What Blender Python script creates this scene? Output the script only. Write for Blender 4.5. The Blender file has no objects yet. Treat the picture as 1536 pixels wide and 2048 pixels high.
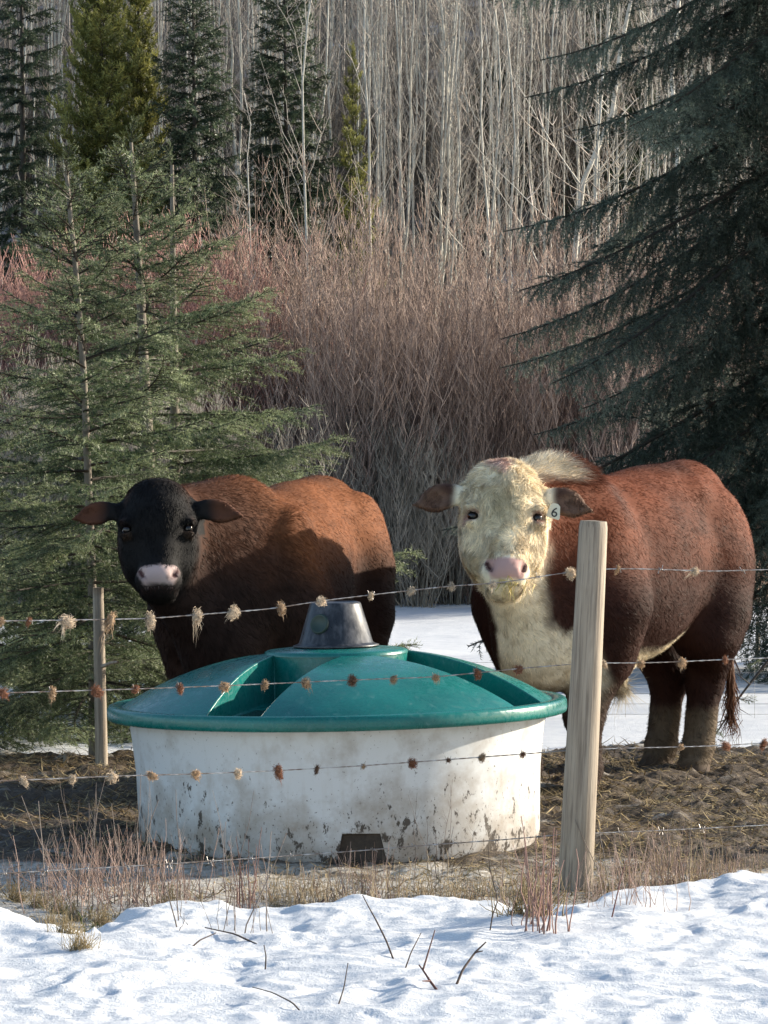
import bpy, bmesh, math, random
import numpy as np
from mathutils import Vector, Matrix, Euler

R = math.radians
scene = bpy.context.scene
COL = scene.collection
rng = np.random.default_rng(7)
random.seed(7)

# ------------------------------------------------------------------ camera, sky, sun, exposure
FPX, HOR, CAMZ = 7000.0, 925.0, 1.5          # focal length in photo pixels, horizon row, eye height
cam_d = bpy.data.cameras.new('camera')
cam = bpy.data.objects.new('camera', cam_d)
COL.objects.link(cam)
cam.location = (0, 0, CAMZ)
cam.rotation_euler = (R(90), 0, 0)
cam_d.sensor_fit = 'VERTICAL'
cam_d.sensor_height = 24.0
cam_d.lens = 24.0 * FPX / 2048
cam_d.shift_y = -(1024 - HOR) / 2048
cam_d.clip_end = 3000
scene.camera = cam

SUN_AZ, SUN_EL = R(66), R(19)                 # azimuth clockwise from +Y (away from the camera)
world = bpy.data.worlds.new('World')
scene.world = world
world.use_nodes = True
wn = world.node_tree.nodes
sky = wn.new('ShaderNodeTexSky')
sky.sky_type = 'NISHITA'
sky.sun_disc = False
sky.sun_elevation = SUN_EL
sky.sun_rotation = SUN_AZ
world.node_tree.links.new(sky.outputs[0], wn['Background'].inputs[0])
wn['Background'].inputs[1].default_value = 0.13
sun_d = bpy.data.lights.new('sun', 'SUN')
sun_d.energy = 5.0
sun_d.angle = R(0.55)
sun_d.color = (1.0, 0.90, 0.74)
sun = bpy.data.objects.new('sun', sun_d)
COL.objects.link(sun)
sdir = Vector((math.sin(SUN_AZ) * math.cos(SUN_EL), math.cos(SUN_AZ) * math.cos(SUN_EL), math.sin(SUN_EL)))
sun.rotation_euler = sdir.to_track_quat('Z', 'Y').to_euler()
scene.view_settings.view_transform = 'Standard'
scene.view_settings.look = 'None'
scene.view_settings.exposure = 1.05
scene.view_settings.gamma = 1.0
scene.cycles.use_denoising = True
scene.cycles.max_bounces = 6
scene.cycles.transparent_max_bounces = 8

# ------------------------------------------------------------------ helpers
def at(px, py, d):
    """photo pixel at a distance in metres -> world point"""
    return np.array([(px - 768) / FPX * d, d, CAMZ - (py - HOR) / FPX * d])

def hash3(i, j, k, seed):
    h = (i.astype(np.int64) * 374761393 + j.astype(np.int64) * 668265263 + k.astype(np.int64) * 2147483647 + seed * 1274126177) & 0xFFFFFFFF
    h = ((h ^ (h >> 13)) * 1274126177) & 0xFFFFFFFF
    h = ((h ^ (h >> 16)) * 2246822519) & 0xFFFFFFFF
    return ((h ^ (h >> 15)) & 0xFFFFFF) / float(0xFFFFFF)

def noise(p, scale=1.0, seed=0, octaves=1):
    """value noise in -1..1 at points (n,2|3)"""
    p = np.asarray(p, float)
    if p.shape[1] == 2:
        p = np.concatenate([p, np.zeros((len(p), 1))], 1)
    tot = np.zeros(len(p)); amp = 1.0; norm = 0.0
    for o in range(octaves):
        q = p * scale * 2 ** o + 31.7 * o
        f = np.floor(q); t = q - f
        t = t * t * (3 - 2 * t)
        f = f.astype(np.int64)
        acc = 0
        for a in (0, 1):
            wa = t[:, 0] if a else 1 - t[:, 0]
            for b in (0, 1):
                wb = t[:, 1] if b else 1 - t[:, 1]
                for c in (0, 1):
                    wc = t[:, 2] if c else 1 - t[:, 2]
                    acc = acc + wa * wb * wc * hash3(f[:, 0] + a, f[:, 1] + b, f[:, 2] + c, seed + o)
        tot += amp * (acc * 2 - 1); norm += amp; amp *= 0.5
    return tot / norm

def norm(v):
    return v / np.maximum(np.linalg.norm(v, axis=-1, keepdims=True), 1e-9)

def sstep(a, b, x):
    t = np.clip((x - a) / (b - a), 0, 1)
    return t * t * (3 - 2 * t)

def mix(a, b, t):
    return a + (b - a) * np.asarray(t)[..., None]

def mesh_np(name, V, faces, col=None, smooth=True):
    """V (n,3); faces: list of int arrays (m,k)"""
    V = np.asarray(V, np.float32)
    me = bpy.data.meshes.new(name)
    faces = [np.asarray(f, np.int32) for f in faces if len(f)]
    me.vertices.add(len(V)); me.vertices.foreach_set('co', V.ravel())
    nl = sum(f.size for f in faces); npoly = sum(len(f) for f in faces)
    me.loops.add(nl); me.polygons.add(npoly)
    me.loops.foreach_set('vertex_index', np.concatenate([f.ravel() for f in faces]))
    tot = np.concatenate([np.full(len(f), f.shape[1], np.int32) for f in faces])
    st = np.concatenate([[0], np.cumsum(tot)[:-1]]).astype(np.int32)
    me.polygons.foreach_set('loop_start', st)
    me.polygons.foreach_set('use_smooth', np.full(npoly, smooth, bool))
    me.update(calc_edges=True)
    if col is not None:
        a = me.attributes.new('Col', 'FLOAT_COLOR', 'POINT')
        c = np.ones((len(V), 4), np.float32); c[:, :3] = col
        a.data.foreach_set('color', c.ravel())
    return me

class MB:
    """collects vertices, faces and colours for one mesh"""
    def __init__(s): s.V = []; s.F = {}; s.C = []; s.n = 0
    def add(s, V, F, col=(1, 1, 1)):
        V = np.asarray(V, float); F = np.asarray(F)
        s.V.append(V)
        c = np.empty((len(V), 3)); c[:] = col
        s.C.append(c)
        s.F.setdefault(F.shape[1], []).append(F + s.n); s.n += len(V)
    def mesh(s, name, smooth=True):
        return mesh_np(name, np.concatenate(s.V), [np.concatenate(f) for f in s.F.values()], np.concatenate(s.C), smooth)

def obj(name, me, mat=None, parent=None, loc=None, rot=None, scale=None):
    o = bpy.data.objects.new(name, me)
    COL.objects.link(o)
    if mat is not None and me is not None and len(me.materials) == 0:
        me.materials.append(mat)
    o.parent = parent
    if loc is not None: o.location = loc
    if rot is not None: o.rotation_euler = rot
    if scale is not None: o.scale = (scale,) * 3 if np.isscalar(scale) else scale
    return o

def tag(o, label=None, cat=None, group=None, kind=None):
    if label: o['label'] = label
    if cat: o['category'] = cat
    if group: o['group'] = group
    if kind: o['kind'] = kind
    return o

def thing(name, label, cat, loc=(0, 0, 0), rotz=0, group=None):
    return tag(obj(name, None, loc=loc, rot=(0, 0, rotz)), label, cat, group)

def tubes(P, Rad, sides=3):
    """N tubes with S stations: P (N,S,3), Rad (N,S) -> V, quads"""
    P = np.asarray(P, float); Rad = np.asarray(Rad, float)
    N, S, _ = P.shape
    T = norm(np.gradient(P, axis=1))
    ref = np.where(np.abs(T[..., 2:3]) > 0.9, np.array([1.0, 0.13, 0]), np.array([0.02, 0.05, 1.0]))
    U = norm(np.cross(T, ref)); W = np.cross(T, U)
    a = np.arange(sides) / sides * 2 * math.pi
    V = P[:, :, None, :] + Rad[:, :, None, None] * (np.cos(a)[None, None, :, None] * U[:, :, None, :] + np.sin(a)[None, None, :, None] * W[:, :, None, :])
    idx = np.arange(N * S * sides).reshape(N, S, sides)
    a0 = idx[:, :-1, :]; b0 = idx[:, 1:, :]
    F = np.stack([a0, b0, np.roll(b0, -1, 2), np.roll(a0, -1, 2)], -1).reshape(-1, 4)
    return V.reshape(-1, 3), F

def tube1(pts, rad, sides=8, n=None):
    pts = np.asarray(pts, float)
    rad = np.broadcast_to(np.asarray(rad, float), (len(pts),))
    if n:
        t = np.linspace(0, len(pts) - 1, n)
        pts = np.stack([np.interp(t, np.arange(len(pts)), pts[:, k]) for k in range(3)], 1)
        rad = np.interp(t, np.arange(len(rad)), rad)
    return tubes(pts[None], rad[None], sides)

def ribbons(root, d1, d2, L, w, side):
    """bent hairs: root (n,3), directions of both halves, length (n), half width (n), side vectors"""
    mid = root + d1 * (L * 0.5)[:, None]
    tip = mid + d2 * (L * 0.5)[:, None]
    s = side * w[:, None]
    V = np.stack([root - s, root + s, mid + s * 0.75, mid - s * 0.75, tip], 1).reshape(-1, 3)
    b = np.arange(len(root))[:, None] * 5
    return V, b + np.array([[0, 1, 2, 3]]), b + np.array([[3, 2, 4]])

def rot_mat(rx=0, ry=0, rz=0):
    return np.array(Euler((rx, ry, rz), 'XYZ').to_matrix())

# ------------------------------------------------------------------ materials
def new_mat(name):
    m = bpy.data.materials.new(name); m.use_nodes = True
    nt = m.node_tree
    return m, nt, nt.nodes['Principled BSDF']

def nd(nt, t, **kw):
    n = nt.nodes.new('ShaderNode' + t)
    for k, v in kw.items():
        if k in n.inputs.keys() if isinstance(k, str) else False: n.inputs[k].default_value = v
        else: setattr(n, k, v)
    return n

def ramp(nt, fac, stops):
    r = nt.nodes.new('ShaderNodeValToRGB')
    e = r.color_ramp.elements
    while len(e) < len(stops): e.new(0.5)
    for i, (p, c) in enumerate(stops):
        e[i].position = p
        e[i].color = (c, c, c, 1) if np.isscalar(c) else (*c, 1)
    nt.links.new(fac, r.inputs[0])
    return r.outputs[0]

def tex_noise(nt, coord, scale, detail=4, rough=0.55, dist=0.0):
    n = nt.nodes.new('ShaderNodeTexNoise')
    n.inputs['Scale'].default_value = scale; n.inputs['Detail'].default_value = detail
    n.inputs['Roughness'].default_value = rough; n.inputs['Distortion'].default_value = dist
    nt.links.new(coord, n.inputs['Vector'])
    return n.outputs[0]

def mapped(nt, scale=(1, 1, 1), kind='Object', loc=(0, 0, 0)):
    tc = nt.nodes.new('ShaderNodeTexCoord'); mp = nt.nodes.new('ShaderNodeMapping')
    mp.inputs['Scale'].default_value = scale; mp.inputs['Location'].default_value = loc
    nt.links.new(tc.outputs[kind], mp.inputs[0])
    return mp.outputs[0]

def mixc(nt, fac, a, b, blend='MIX'):
    m = nt.nodes.new('ShaderNodeMix'); m.data_type = 'RGBA'; m.blend_type = blend
    for sock, v in ((m.inputs[0], fac), (m.inputs[6], a), (m.inputs[7], b)):
        if isinstance(v, (int, float)): sock.default_value = v
        elif isinstance(v, tuple): sock.default_value = (*v, 1)
        else: nt.links.new(v, sock)
    return m.outputs[2]

def math_n(nt, op, a, b=0.0):
    m = nt.nodes.new('ShaderNodeMath'); m.operation = op
    for s, v in zip(m.inputs, (a, b)):
        if isinstance(v, (int, float)): s.default_value = v
        else: nt.links.new(v, s)
    return m.outputs[0]

def bump(nt, b, height, strength=0.4, dist=0.01):
    n = nt.nodes.new('ShaderNodeBump'); n.inputs['Strength'].default_value = strength
    n.inputs['Distance'].default_value = dist
    nt.links.new(height, n.inputs['Height']); nt.links.new(n.outputs[0], b.inputs['Normal'])

def attr_mat(name, rough=0.8, spec=0.2, jitter=0.0, sheen=0.0, transl=0.0):
    """colour from the mesh's own colours, optionally varied per object"""
    m, nt, b = new_mat(name)
    a = nt.nodes.new('ShaderNodeAttribute'); a.attribute_name = 'Col'
    c = a.outputs['Color']
    if jitter:
        oi = nt.nodes.new('ShaderNodeObjectInfo')
        v = math_n(nt, 'ADD', math_n(nt, 'MULTIPLY', oi.outputs['Random'], jitter * 2), 1 - jitter)
        h = nt.nodes.new('ShaderNodeHueSaturation'); nt.links.new(c, h.inputs['Color']); nt.links.new(v, h.inputs['Value'])
        c = h.outputs[0]
    nt.links.new(c, b.inputs['Base Color'])
    b.inputs['Roughness'].default_value = rough
    b.inputs['Specular IOR Level'].default_value = spec
    if transl:
        t = nt.nodes.new('ShaderNodeBsdfTranslucent'); nt.links.new(c, t.inputs[0])
        mx = nt.nodes.new('ShaderNodeMixShader'); mx.inputs[0].default_value = transl
        nt.links.new(b.outputs[0], mx.inputs[1]); nt.links.new(t.outputs[0], mx.inputs[2])
        nt.links.new(mx.outputs[0], nt.nodes['Material Output'].inputs[0])
    return m

M = {}
M['skin'] = attr_mat('bull_skin', 0.8, 0.15)
M['fur'] = attr_mat('bull_fur', 0.6, 0.10, transl=0.22)
M['needle'] = attr_mat('conifer_needles', 0.5, 0.35, jitter=0.28, transl=0.32)
M['twig'] = attr_mat('bare_twigs', 0.7, 0.25, jitter=0.2)
M['stalk'] = attr_mat('dry_stalks', 0.7, 0.2, jitter=0.15, transl=0.1)
M['tuft'] = attr_mat('caught_hair', 0.7, 0.2, jitter=0.2, transl=0.25)

m, nt, b = new_mat('eye_gloss'); M['eye'] = m
b.inputs['Base Color'].default_value = (0.006, 0.004, 0.004, 1); b.inputs['Roughness'].default_value = 0.08

m, nt, b = new_mat('snow_crust'); M['snow'] = m
co = mapped(nt)
n1 = tex_noise(nt, co, 9, 6, 0.6); n2 = tex_noise(nt, co, 75, 4, 0.75)
nt.links.new(ramp(nt, n1, [(0.3, (0.58, 0.60, 0.63)), (0.7, (0.72, 0.73, 0.74))]), b.inputs['Base Color'])
b.inputs['Roughness'].default_value = 0.55
b.inputs['Specular IOR Level'].default_value = 0.35
b.inputs['Subsurface Weight'].default_value = 0.0
bump(nt, b, mixc(nt, 0.5, n1, n2), 0.6, 0.02)

def mud_material(name):
    m, nt, b = new_mat(name)
    co = mapped(nt); cs = mapped(nt, (1.0, 2.2, 1))
    n1 = tex_noise(nt, cs, 5.0, 8, 0.65, 0.4); n2 = tex_noise(nt, co, 38, 6, 0.7); n3 = tex_noise(nt, cs, 2.2, 5, 0.6, 0.3)
    base = ramp(nt, n2, [(0.25, (0.018, 0.012, 0.008)), (0.5, (0.06, 0.04, 0.024)), (0.75, (0.15, 0.105, 0.06))])
    pale = ramp(nt, n2, [(0.3, (0.30, 0.25, 0.18)), (0.7, (0.62, 0.60, 0.56))])
    # icy, straw littered melt strip next to the road side snow (y below about 12.9 m)
    sp = nt.nodes.new('ShaderNodeSeparateXYZ'); tc = nt.nodes.new('ShaderNodeTexCoord'); nt.links.new(tc.outputs['Object'], sp.inputs[0])
    edge = nt.nodes.new('ShaderNodeMapRange'); nt.links.new(sp.outputs[1], edge.inputs[0])
    edge.inputs[1].default_value = 12.2; edge.inputs[2].default_value = 13.2; edge.inputs[3].default_value = 0.30; edge.inputs[4].default_value = -0.10
    fac = ramp(nt, math_n(nt, 'ADD', n3, edge.outputs[0]), [(0.52, 0.0), (0.68, 1.0)])
    nt.links.new(mixc(nt, fac, base, pale), b.inputs['Base Color'])
    nt.links.new(ramp(nt, n1, [(0.3, 0.55), (0.7, 0.95)]), b.inputs['Roughness'])
    bump(nt, b, mixc(nt, 0.5, n1, n2), 0.8, 0.03)
    return m
M['mud'] = mud_material('trampled_mud')

m, nt, b = new_mat('forest_floor'); M['slope'] = m
co = mapped(nt)
n1 = tex_noise(nt, co, 0.5, 8, 0.65); n2 = tex_noise(nt, co, 3, 6, 0.7)
lit = ramp(nt, n2, [(0.3, (0.05, 0.04, 0.03)), (0.7, (0.16, 0.13, 0.10))])
nt.links.new(mixc(nt, ramp(nt, n1, [(0.56, 0.0), (0.70, 0.75)]), lit, (0.50, 0.53, 0.60)), b.inputs['Base Color'])
b.inputs['Roughness'].default_value = 0.95

m, nt, b = new_mat('peeled_wood'); M['wood'] = m
co = mapped(nt, (14, 14, 0.9)); cf = mapped(nt, (60, 60, 1.6)); ck = mapped(nt, (5, 5, 3.2))
n1 = tex_noise(nt, co, 2, 6, 0.6, 0.6); n2 = tex_noise(nt, cf, 2, 4, 0.7); n3 = tex_noise(nt, ck, 1.6, 3, 0.5)
c = ramp(nt, n1, [(0.25, (0.17, 0.135, 0.10)), (0.5, (0.30, 0.245, 0.185)), (0.75, (0.43, 0.37, 0.29))])
c = mixc(nt, ramp(nt, n2, [(0.36, 0.8), (0.52, 0.0)]), c, (0.13, 0.10, 0.075))
c = mixc(nt, ramp(nt, n3, [(0.60, 0.0), (0.74, 0.6)]), c, (0.22, 0.16, 0.11))
nt.links.new(c, b.inputs['Base Color']); b.inputs['Roughness'].default_value = 0.8
bump(nt, b, n2, 0.5, 0.006)

m, nt, b = new_mat('post_end_grain'); M['endgrain'] = m
n1 = tex_noise(nt, mapped(nt, (30, 30, 30)), 2, 5, 0.6)
nt.links.new(ramp(nt, n1, [(0.3, (0.09, 0.07, 0.05)), (0.7, (0.26, 0.21, 0.15))]), b.inputs['Base Color']); b.inputs['Roughness'].default_value = 0.9

m, nt, b = new_mat('galvanised_wire'); M['wire'] = m
b.inputs['Metallic'].default_value = 0.75; b.inputs['Roughness'].default_value = 0.42
nt.links.new(ramp(nt, tex_noise(nt, mapped(nt), 18, 3), [(0.35, (0.20, 0.15, 0.12)), (0.65, (0.50, 0.50, 0.50))]), b.inputs['Base Color'])

m, nt, b = new_mat('white_tank_plastic'); M['tank'] = m
co = mapped(nt)
sp = nt.nodes.new('ShaderNodeSeparateXYZ'); tc = nt.nodes.new('ShaderNodeTexCoord'); nt.links.new(tc.outputs['Object'], sp.inputs[0])
low = nt.nodes.new('ShaderNodeMapRange'); nt.links.new(sp.outputs[2], low.inputs[0])
low.inputs[1].default_value = 0.0; low.inputs[2].default_value = 0.36; low.inputs[3].default_value = 0.21; low.inputs[4].default_value = 0.0
big = tex_noise(nt, co, 7, 5, 0.65); mid_ = tex_noise(nt, mapped(nt, (1, 1, 0.55)), 26, 5, 0.7); fine = tex_noise(nt, mapped(nt, (1, 1, 0.7)), 95, 4, 0.65)
patch = tex_noise(nt, co, 2.6, 3, 0.5)
film = ramp(nt, math_n(nt, 'ADD', big, math_n(nt, 'MULTIPLY', low.outputs[0], 1.35)), [(0.46, 0.0), (0.80, 0.85)])
spl = ramp(nt, math_n(nt, 'ADD', math_n(nt, 'ADD', mid_, math_n(nt, 'MULTIPLY', patch, 0.22)), math_n(nt, 'MULTIPLY', low.outputs[0], 0.85)), [(0.785, 0.0), (0.835, 0.95)])
dots = ramp(nt, math_n(nt, 'ADD', fine, math_n(nt, 'MULTIPLY', low.outputs[0], 0.3)), [(0.655, 0.0), (0.69, 0.85)])
c = mixc(nt, film, (0.62, 0.63, 0.635), (0.30, 0.25, 0.20))
c = mixc(nt, spl, c, (0.045, 0.034, 0.026)); c = mixc(nt, dots, c, (0.06, 0.04, 0.03))
vst = tex_noise(nt, mapped(nt, (22, 22, 1.1)), 1.0, 4, 0.6)
c = mixc(nt, ramp(nt, vst, [(0.56, 0.0), (0.72, 0.28)]), c, (0.40, 0.35, 0.29))
nt.links.new(c, b.inputs['Base Color']); b.inputs['Roughness'].default_value = 0.42
bump(nt, b, big, 0.08, 0.02)

m, nt, b = new_mat('green_lid_plastic'); M['lid'] = m
co = mapped(nt)
n1 = tex_noise(nt, co, 5, 5, 0.6); n2 = tex_noise(nt, mapped(nt, (1, 1, 1)), 24, 6, 0.72, 1.2); n3 = tex_noise(nt, mapped(nt, (60, 9, 9)), 1.4, 4, 0.6, 1.0)
c = ramp(nt, n1, [(0.3, (0.003, 0.105, 0.095)), (0.7, (0.006, 0.155, 0.135))])
c = mixc(nt, ramp(nt, n2, [(0.58, 0.0), (0.75, 0.4)]), c, (0.24, 0.36, 0.35))
c = mixc(nt, ramp(nt, n3, [(0.70, 0.0), (0.76, 0.35)]), c, (0.14, 0.12, 0.08))
nt.links.new(c, b.inputs['Base Color'])
nt.links.new(ramp(nt, n2, [(0.35, 0.17), (0.7, 0.45)]), b.inputs['Roughness'])
bump(nt, b, n1, 0.1, 0.03)

m, nt, b = new_mat('black_cap_plastic'); M['cap'] = m
n1 = tex_noise(nt, mapped(nt, (1, 1, 0.4)), 30, 6, 0.7)
nt.links.new(ramp(nt, n1, [(0.45, (0.016, 0.017, 0.020)), (0.8, (0.11, 0.11, 0.12))]), b.inputs['Base Color'])
nt.links.new(ramp(nt, n1, [(0.3, 0.25), (0.7, 0.5)]), b.inputs['Roughness'])
m, nt, b = new_mat('dark_green_port'); M['port'] = m
b.inputs['Base Color'].default_value = (0.012, 0.03, 0.022, 1); b.inputs['Roughness'].default_value = 0.5
m, nt, b = new_mat('muddy_panel'); M['pocket'] = m
nt.links.new(ramp(nt, tex_noise(nt, mapped(nt), 22, 6, 0.7), [(0.3, (0.014, 0.011, 0.009)), (0.75, (0.085, 0.062, 0.045))]), b.inputs['Base Color']); b.inputs['Roughness'].default_value = 0.8
m, nt, b = new_mat('ice_water'); M['water'] = m
b.inputs['Base Color'].default_value = (0.02, 0.03, 0.03, 1); b.inputs['Roughness'].default_value = 0.05
m, nt, b = new_mat('tag_plastic'); M['tagp'] = m
b.inputs['Base Color'].default_value = (0.62, 0.60, 0.47, 1); b.inputs['Roughness'].default_value = 0.5
m, nt, b = new_mat('tag_ink'); M['ink'] = m
b.inputs['Base Color'].default_value = (0.012, 0.012, 0.012, 1); b.inputs['Roughness'].default_value = 0.6

def bark_mat(name, lo, hi, dark):
    m, nt, b = new_mat(name)
    n1 = tex_noise(nt, mapped(nt, (6, 6, 2.0)), 2.2, 6, 0.65)
    n2 = tex_noise(nt, mapped(nt, (4, 4, 9)), 1.5, 4, 0.6)
    c = ramp(nt, n1, [(0.3, lo), (0.7, hi)])
    c = mixc(nt, ramp(nt, n2, [(0.60, 0.0), (0.70, 0.8)]), c, dark)
    nt.links.new(c, b.inputs['Base Color']); b.inputs['Roughness'].default_value = 0.85
    bump(nt, b, n1, 0.5, 0.01)
    return m
M['aspen'] = bark_mat('aspen_bark', (0.34, 0.32, 0.27), (0.66, 0.63, 0.55), (0.10, 0.09, 0.08))
M['spruce_bark'] = bark_mat('spruce_bark', (0.11, 0.09, 0.07), (0.25, 0.21, 0.165), (0.07, 0.055, 0.04))
M['dark_bark'] = bark_mat('dark_bark', (0.03, 0.026, 0.022), (0.08, 0.068, 0.055), (0.02, 0.016, 0.013))

# ------------------------------------------------------------------ ground
def terrain(x, y):
    x = np.asarray(x, float); y = np.asarray(y, float)
    p = np.stack([x.ravel(), y.ravel()], 1)
    hill = np.clip(y - 44, 0, None)
    z = 0.34 * hill * sstep(0, 14, hill) + 0.10 * noise(p, 0.15, 3, 3).reshape(x.shape) * sstep(17, 26, y)
    z = z + 0.045 * noise(p, 0.9, 5, 3).reshape(x.shape) * sstep(17.5, 20, y) * (1 - sstep(60, 80, y))
    far = np.clip(y - 160, 0, None)
    return z - 0.34 * far * sstep(0, 40, far)

def grid_mesh(name, xs, ys, zf, keep=None):
    X, Y = np.meshgrid(xs, ys)
    Z = zf(X, Y)
    V = np.stack([X, Y, Z], -1).reshape(-1, 3)
    nx, ny = len(xs), len(ys)
    i = np.arange(nx * ny).reshape(ny, nx)
    F = np.stack([i[:-1, :-1], i[:-1, 1:], i[1:, 1:], i[1:, :-1]], -1).reshape(-1, 4)
    if keep is not None:
        k = keep(X, Y).ravel()
        F = F[k[F].any(1)]
    return mesh_np(name, V, [F])

def axis(*parts):
    return np.unique(np.concatenate([np.arange(a, b, s) for a, b, s in parts]))

GX = axis((-900, -60, 40), (-60, -14, 4), (-14, -4, 0.5), (-4, 4, 0.07), (4, 14, 0.5), (14, 60, 4), (60, 901, 40))
GY = axis((-60, 6, 3), (6, 17, 0.5), (17, 36, 0.07), (36, 44, 0.3), (44, 110, 1.5), (110, 300, 10), (300, 1500, 60))
g = obj('ground', grid_mesh('ground', GX, GY, terrain), M['snow'])
tag(g, kind='structure')
def slope_keep(X, Y): return Y > 41.5 + 1.2 * noise(np.stack([X.ravel(), Y.ravel()], 1), 0.5, 17, 2).reshape(X.shape)
g = obj('wooded_slope', grid_mesh('wooded_slope', axis((-120, -30, 5), (-30, 30, 1), (30, 121, 5)), axis((40, 60, 0.5), (60, 158, 2)), lambda X, Y: terrain(X, Y) + 0.06, slope_keep), M['slope'])
tag(g, kind='structure')

# muddy yard round the tank
def mud_limits(X, Y):
    p = np.stack([X.ravel(), Y.ravel()], 1)
    n = noise(p, 1.6, 21, 3).reshape(X.shape)
    back = 17.55 + 0.55 * sstep(-0.6, 1.6, X) + 0.35 * n
    return n, back - Y
def mud_z(X, Y):
    p = np.stack([X.ravel(), Y.ravel()], 1)
    clod = noise(p * [1, 1.0], 6, 22, 4).reshape(X.shape)
    clod2 = np.abs(noise(p, 15, 29, 2)).reshape(X.shape)
    n, e = mud_limits(X, Y)
    z = 0.035 + 0.045 * clod + 0.035 * clod2 + 0.02 * n
    z = z * (0.35 + 0.65 * sstep(12.3, 13.4, Y))
    return np.where(e > 0, np.maximum(z, 0.006), -0.05) * sstep(-0.02, 0.12, e) + (-0.04) * (1 - sstep(-0.02, 0.12, e))
g = obj('muddy_yard', grid_mesh('muddy_yard', axis((-9, -2.6, 0.12), (-2.6, 2.8, 0.022), (2.8, 9, 0.12)), axis((10.2, 18.8, 0.022)), mud_z, lambda X, Y: mud_limits(X, Y)[1] > -0.1), M['mud'])
tag(g, kind='structure')

# roadside snow bank in front of the fence
EDGE_X = np.array([-8, -1.35, -0.95, -0.6, -0.25, 0.2, 0.42, 0.62, 0.75, 1.0, 1.35, 8.0])
EDGE_Y = np.array([11.6, 11.55, 11.15, 11.35, 11.3, 11.4, 11.3, 11.45, 11.6, 11.85, 12.1, 12.3])
def snow_z(X, Y):
    p = np.stack([X.ravel(), Y.ravel()], 1)
    edge = np.interp(X, EDGE_X, EDGE_Y) + 0.16 * noise(p, 3.0, 41, 3).reshape(X.shape)
    e = edge - Y
    w = p + 0.10 * np.stack([noise(p, 3, 51, 2), noise(p, 3, 52, 2)], 1)
    a = noise(w * [1, 0.55], 2.4, 42, 2).reshape(X.shape)
    b_ = 1 - np.abs(noise(w * [1, 0.5], 5.5, 43, 2).reshape(X.shape)) * 2
    c_ = noise(w, 16, 44, 3).reshape(X.shape)
    d_ = 1 - np.abs(noise(w * [1, .8], 13, 45, 2).reshape(X.shape)) * 2
    z = 0.09 + 0.034 * a + 0.014 * b_ + 0.009 * c_ + 0.005 * d_ + .002 * noise(p, 45, 46, 2).reshape(X.shape)
    # thawed hollow at the left with grass showing
    hollow = np.exp(-(((X + 0.98 + 0.15 * (Y - 10.9)) / 0.13) ** 2 + ((Y - 10.85) / 0.28) ** 2))
    strip = np.exp(-((Y - (11.28 - .62 * (X + 1.35))) / .09) ** 2) * sstep(-.72, -.95, X) * sstep(-.35, .25, noise(p, 5, 58, 2).reshape(X.shape))
    z = z - 0.17 * hollow * (.6 + .6 * c_) - .16 * strip
    lip = sstep(0.0, 0.16, e)
    return z * lip ** 0.6 - 0.03 * (1 - sstep(-0.02, 0.03, e))
g = obj('snow_bank', grid_mesh('snow_bank', axis((-8, -2.2, 0.08), (-2.2, 2.2, 0.014), (2.2, 8.05, 0.08)), axis((4, 8.2, 0.08), (8.2, 12.6, 0.014)), snow_z,
        lambda X, Y: (np.interp(X, EDGE_X, EDGE_Y) - Y) > -0.3), M['snow'])
tag(g, kind='structure')
def snow_h(x, y):
    return float(max(snow_z(np.array([[x]]), np.array([[y]]))[0, 0], mud_z(np.array([[x]]), np.array([[y]]))[0, 0], 0.0))

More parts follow.
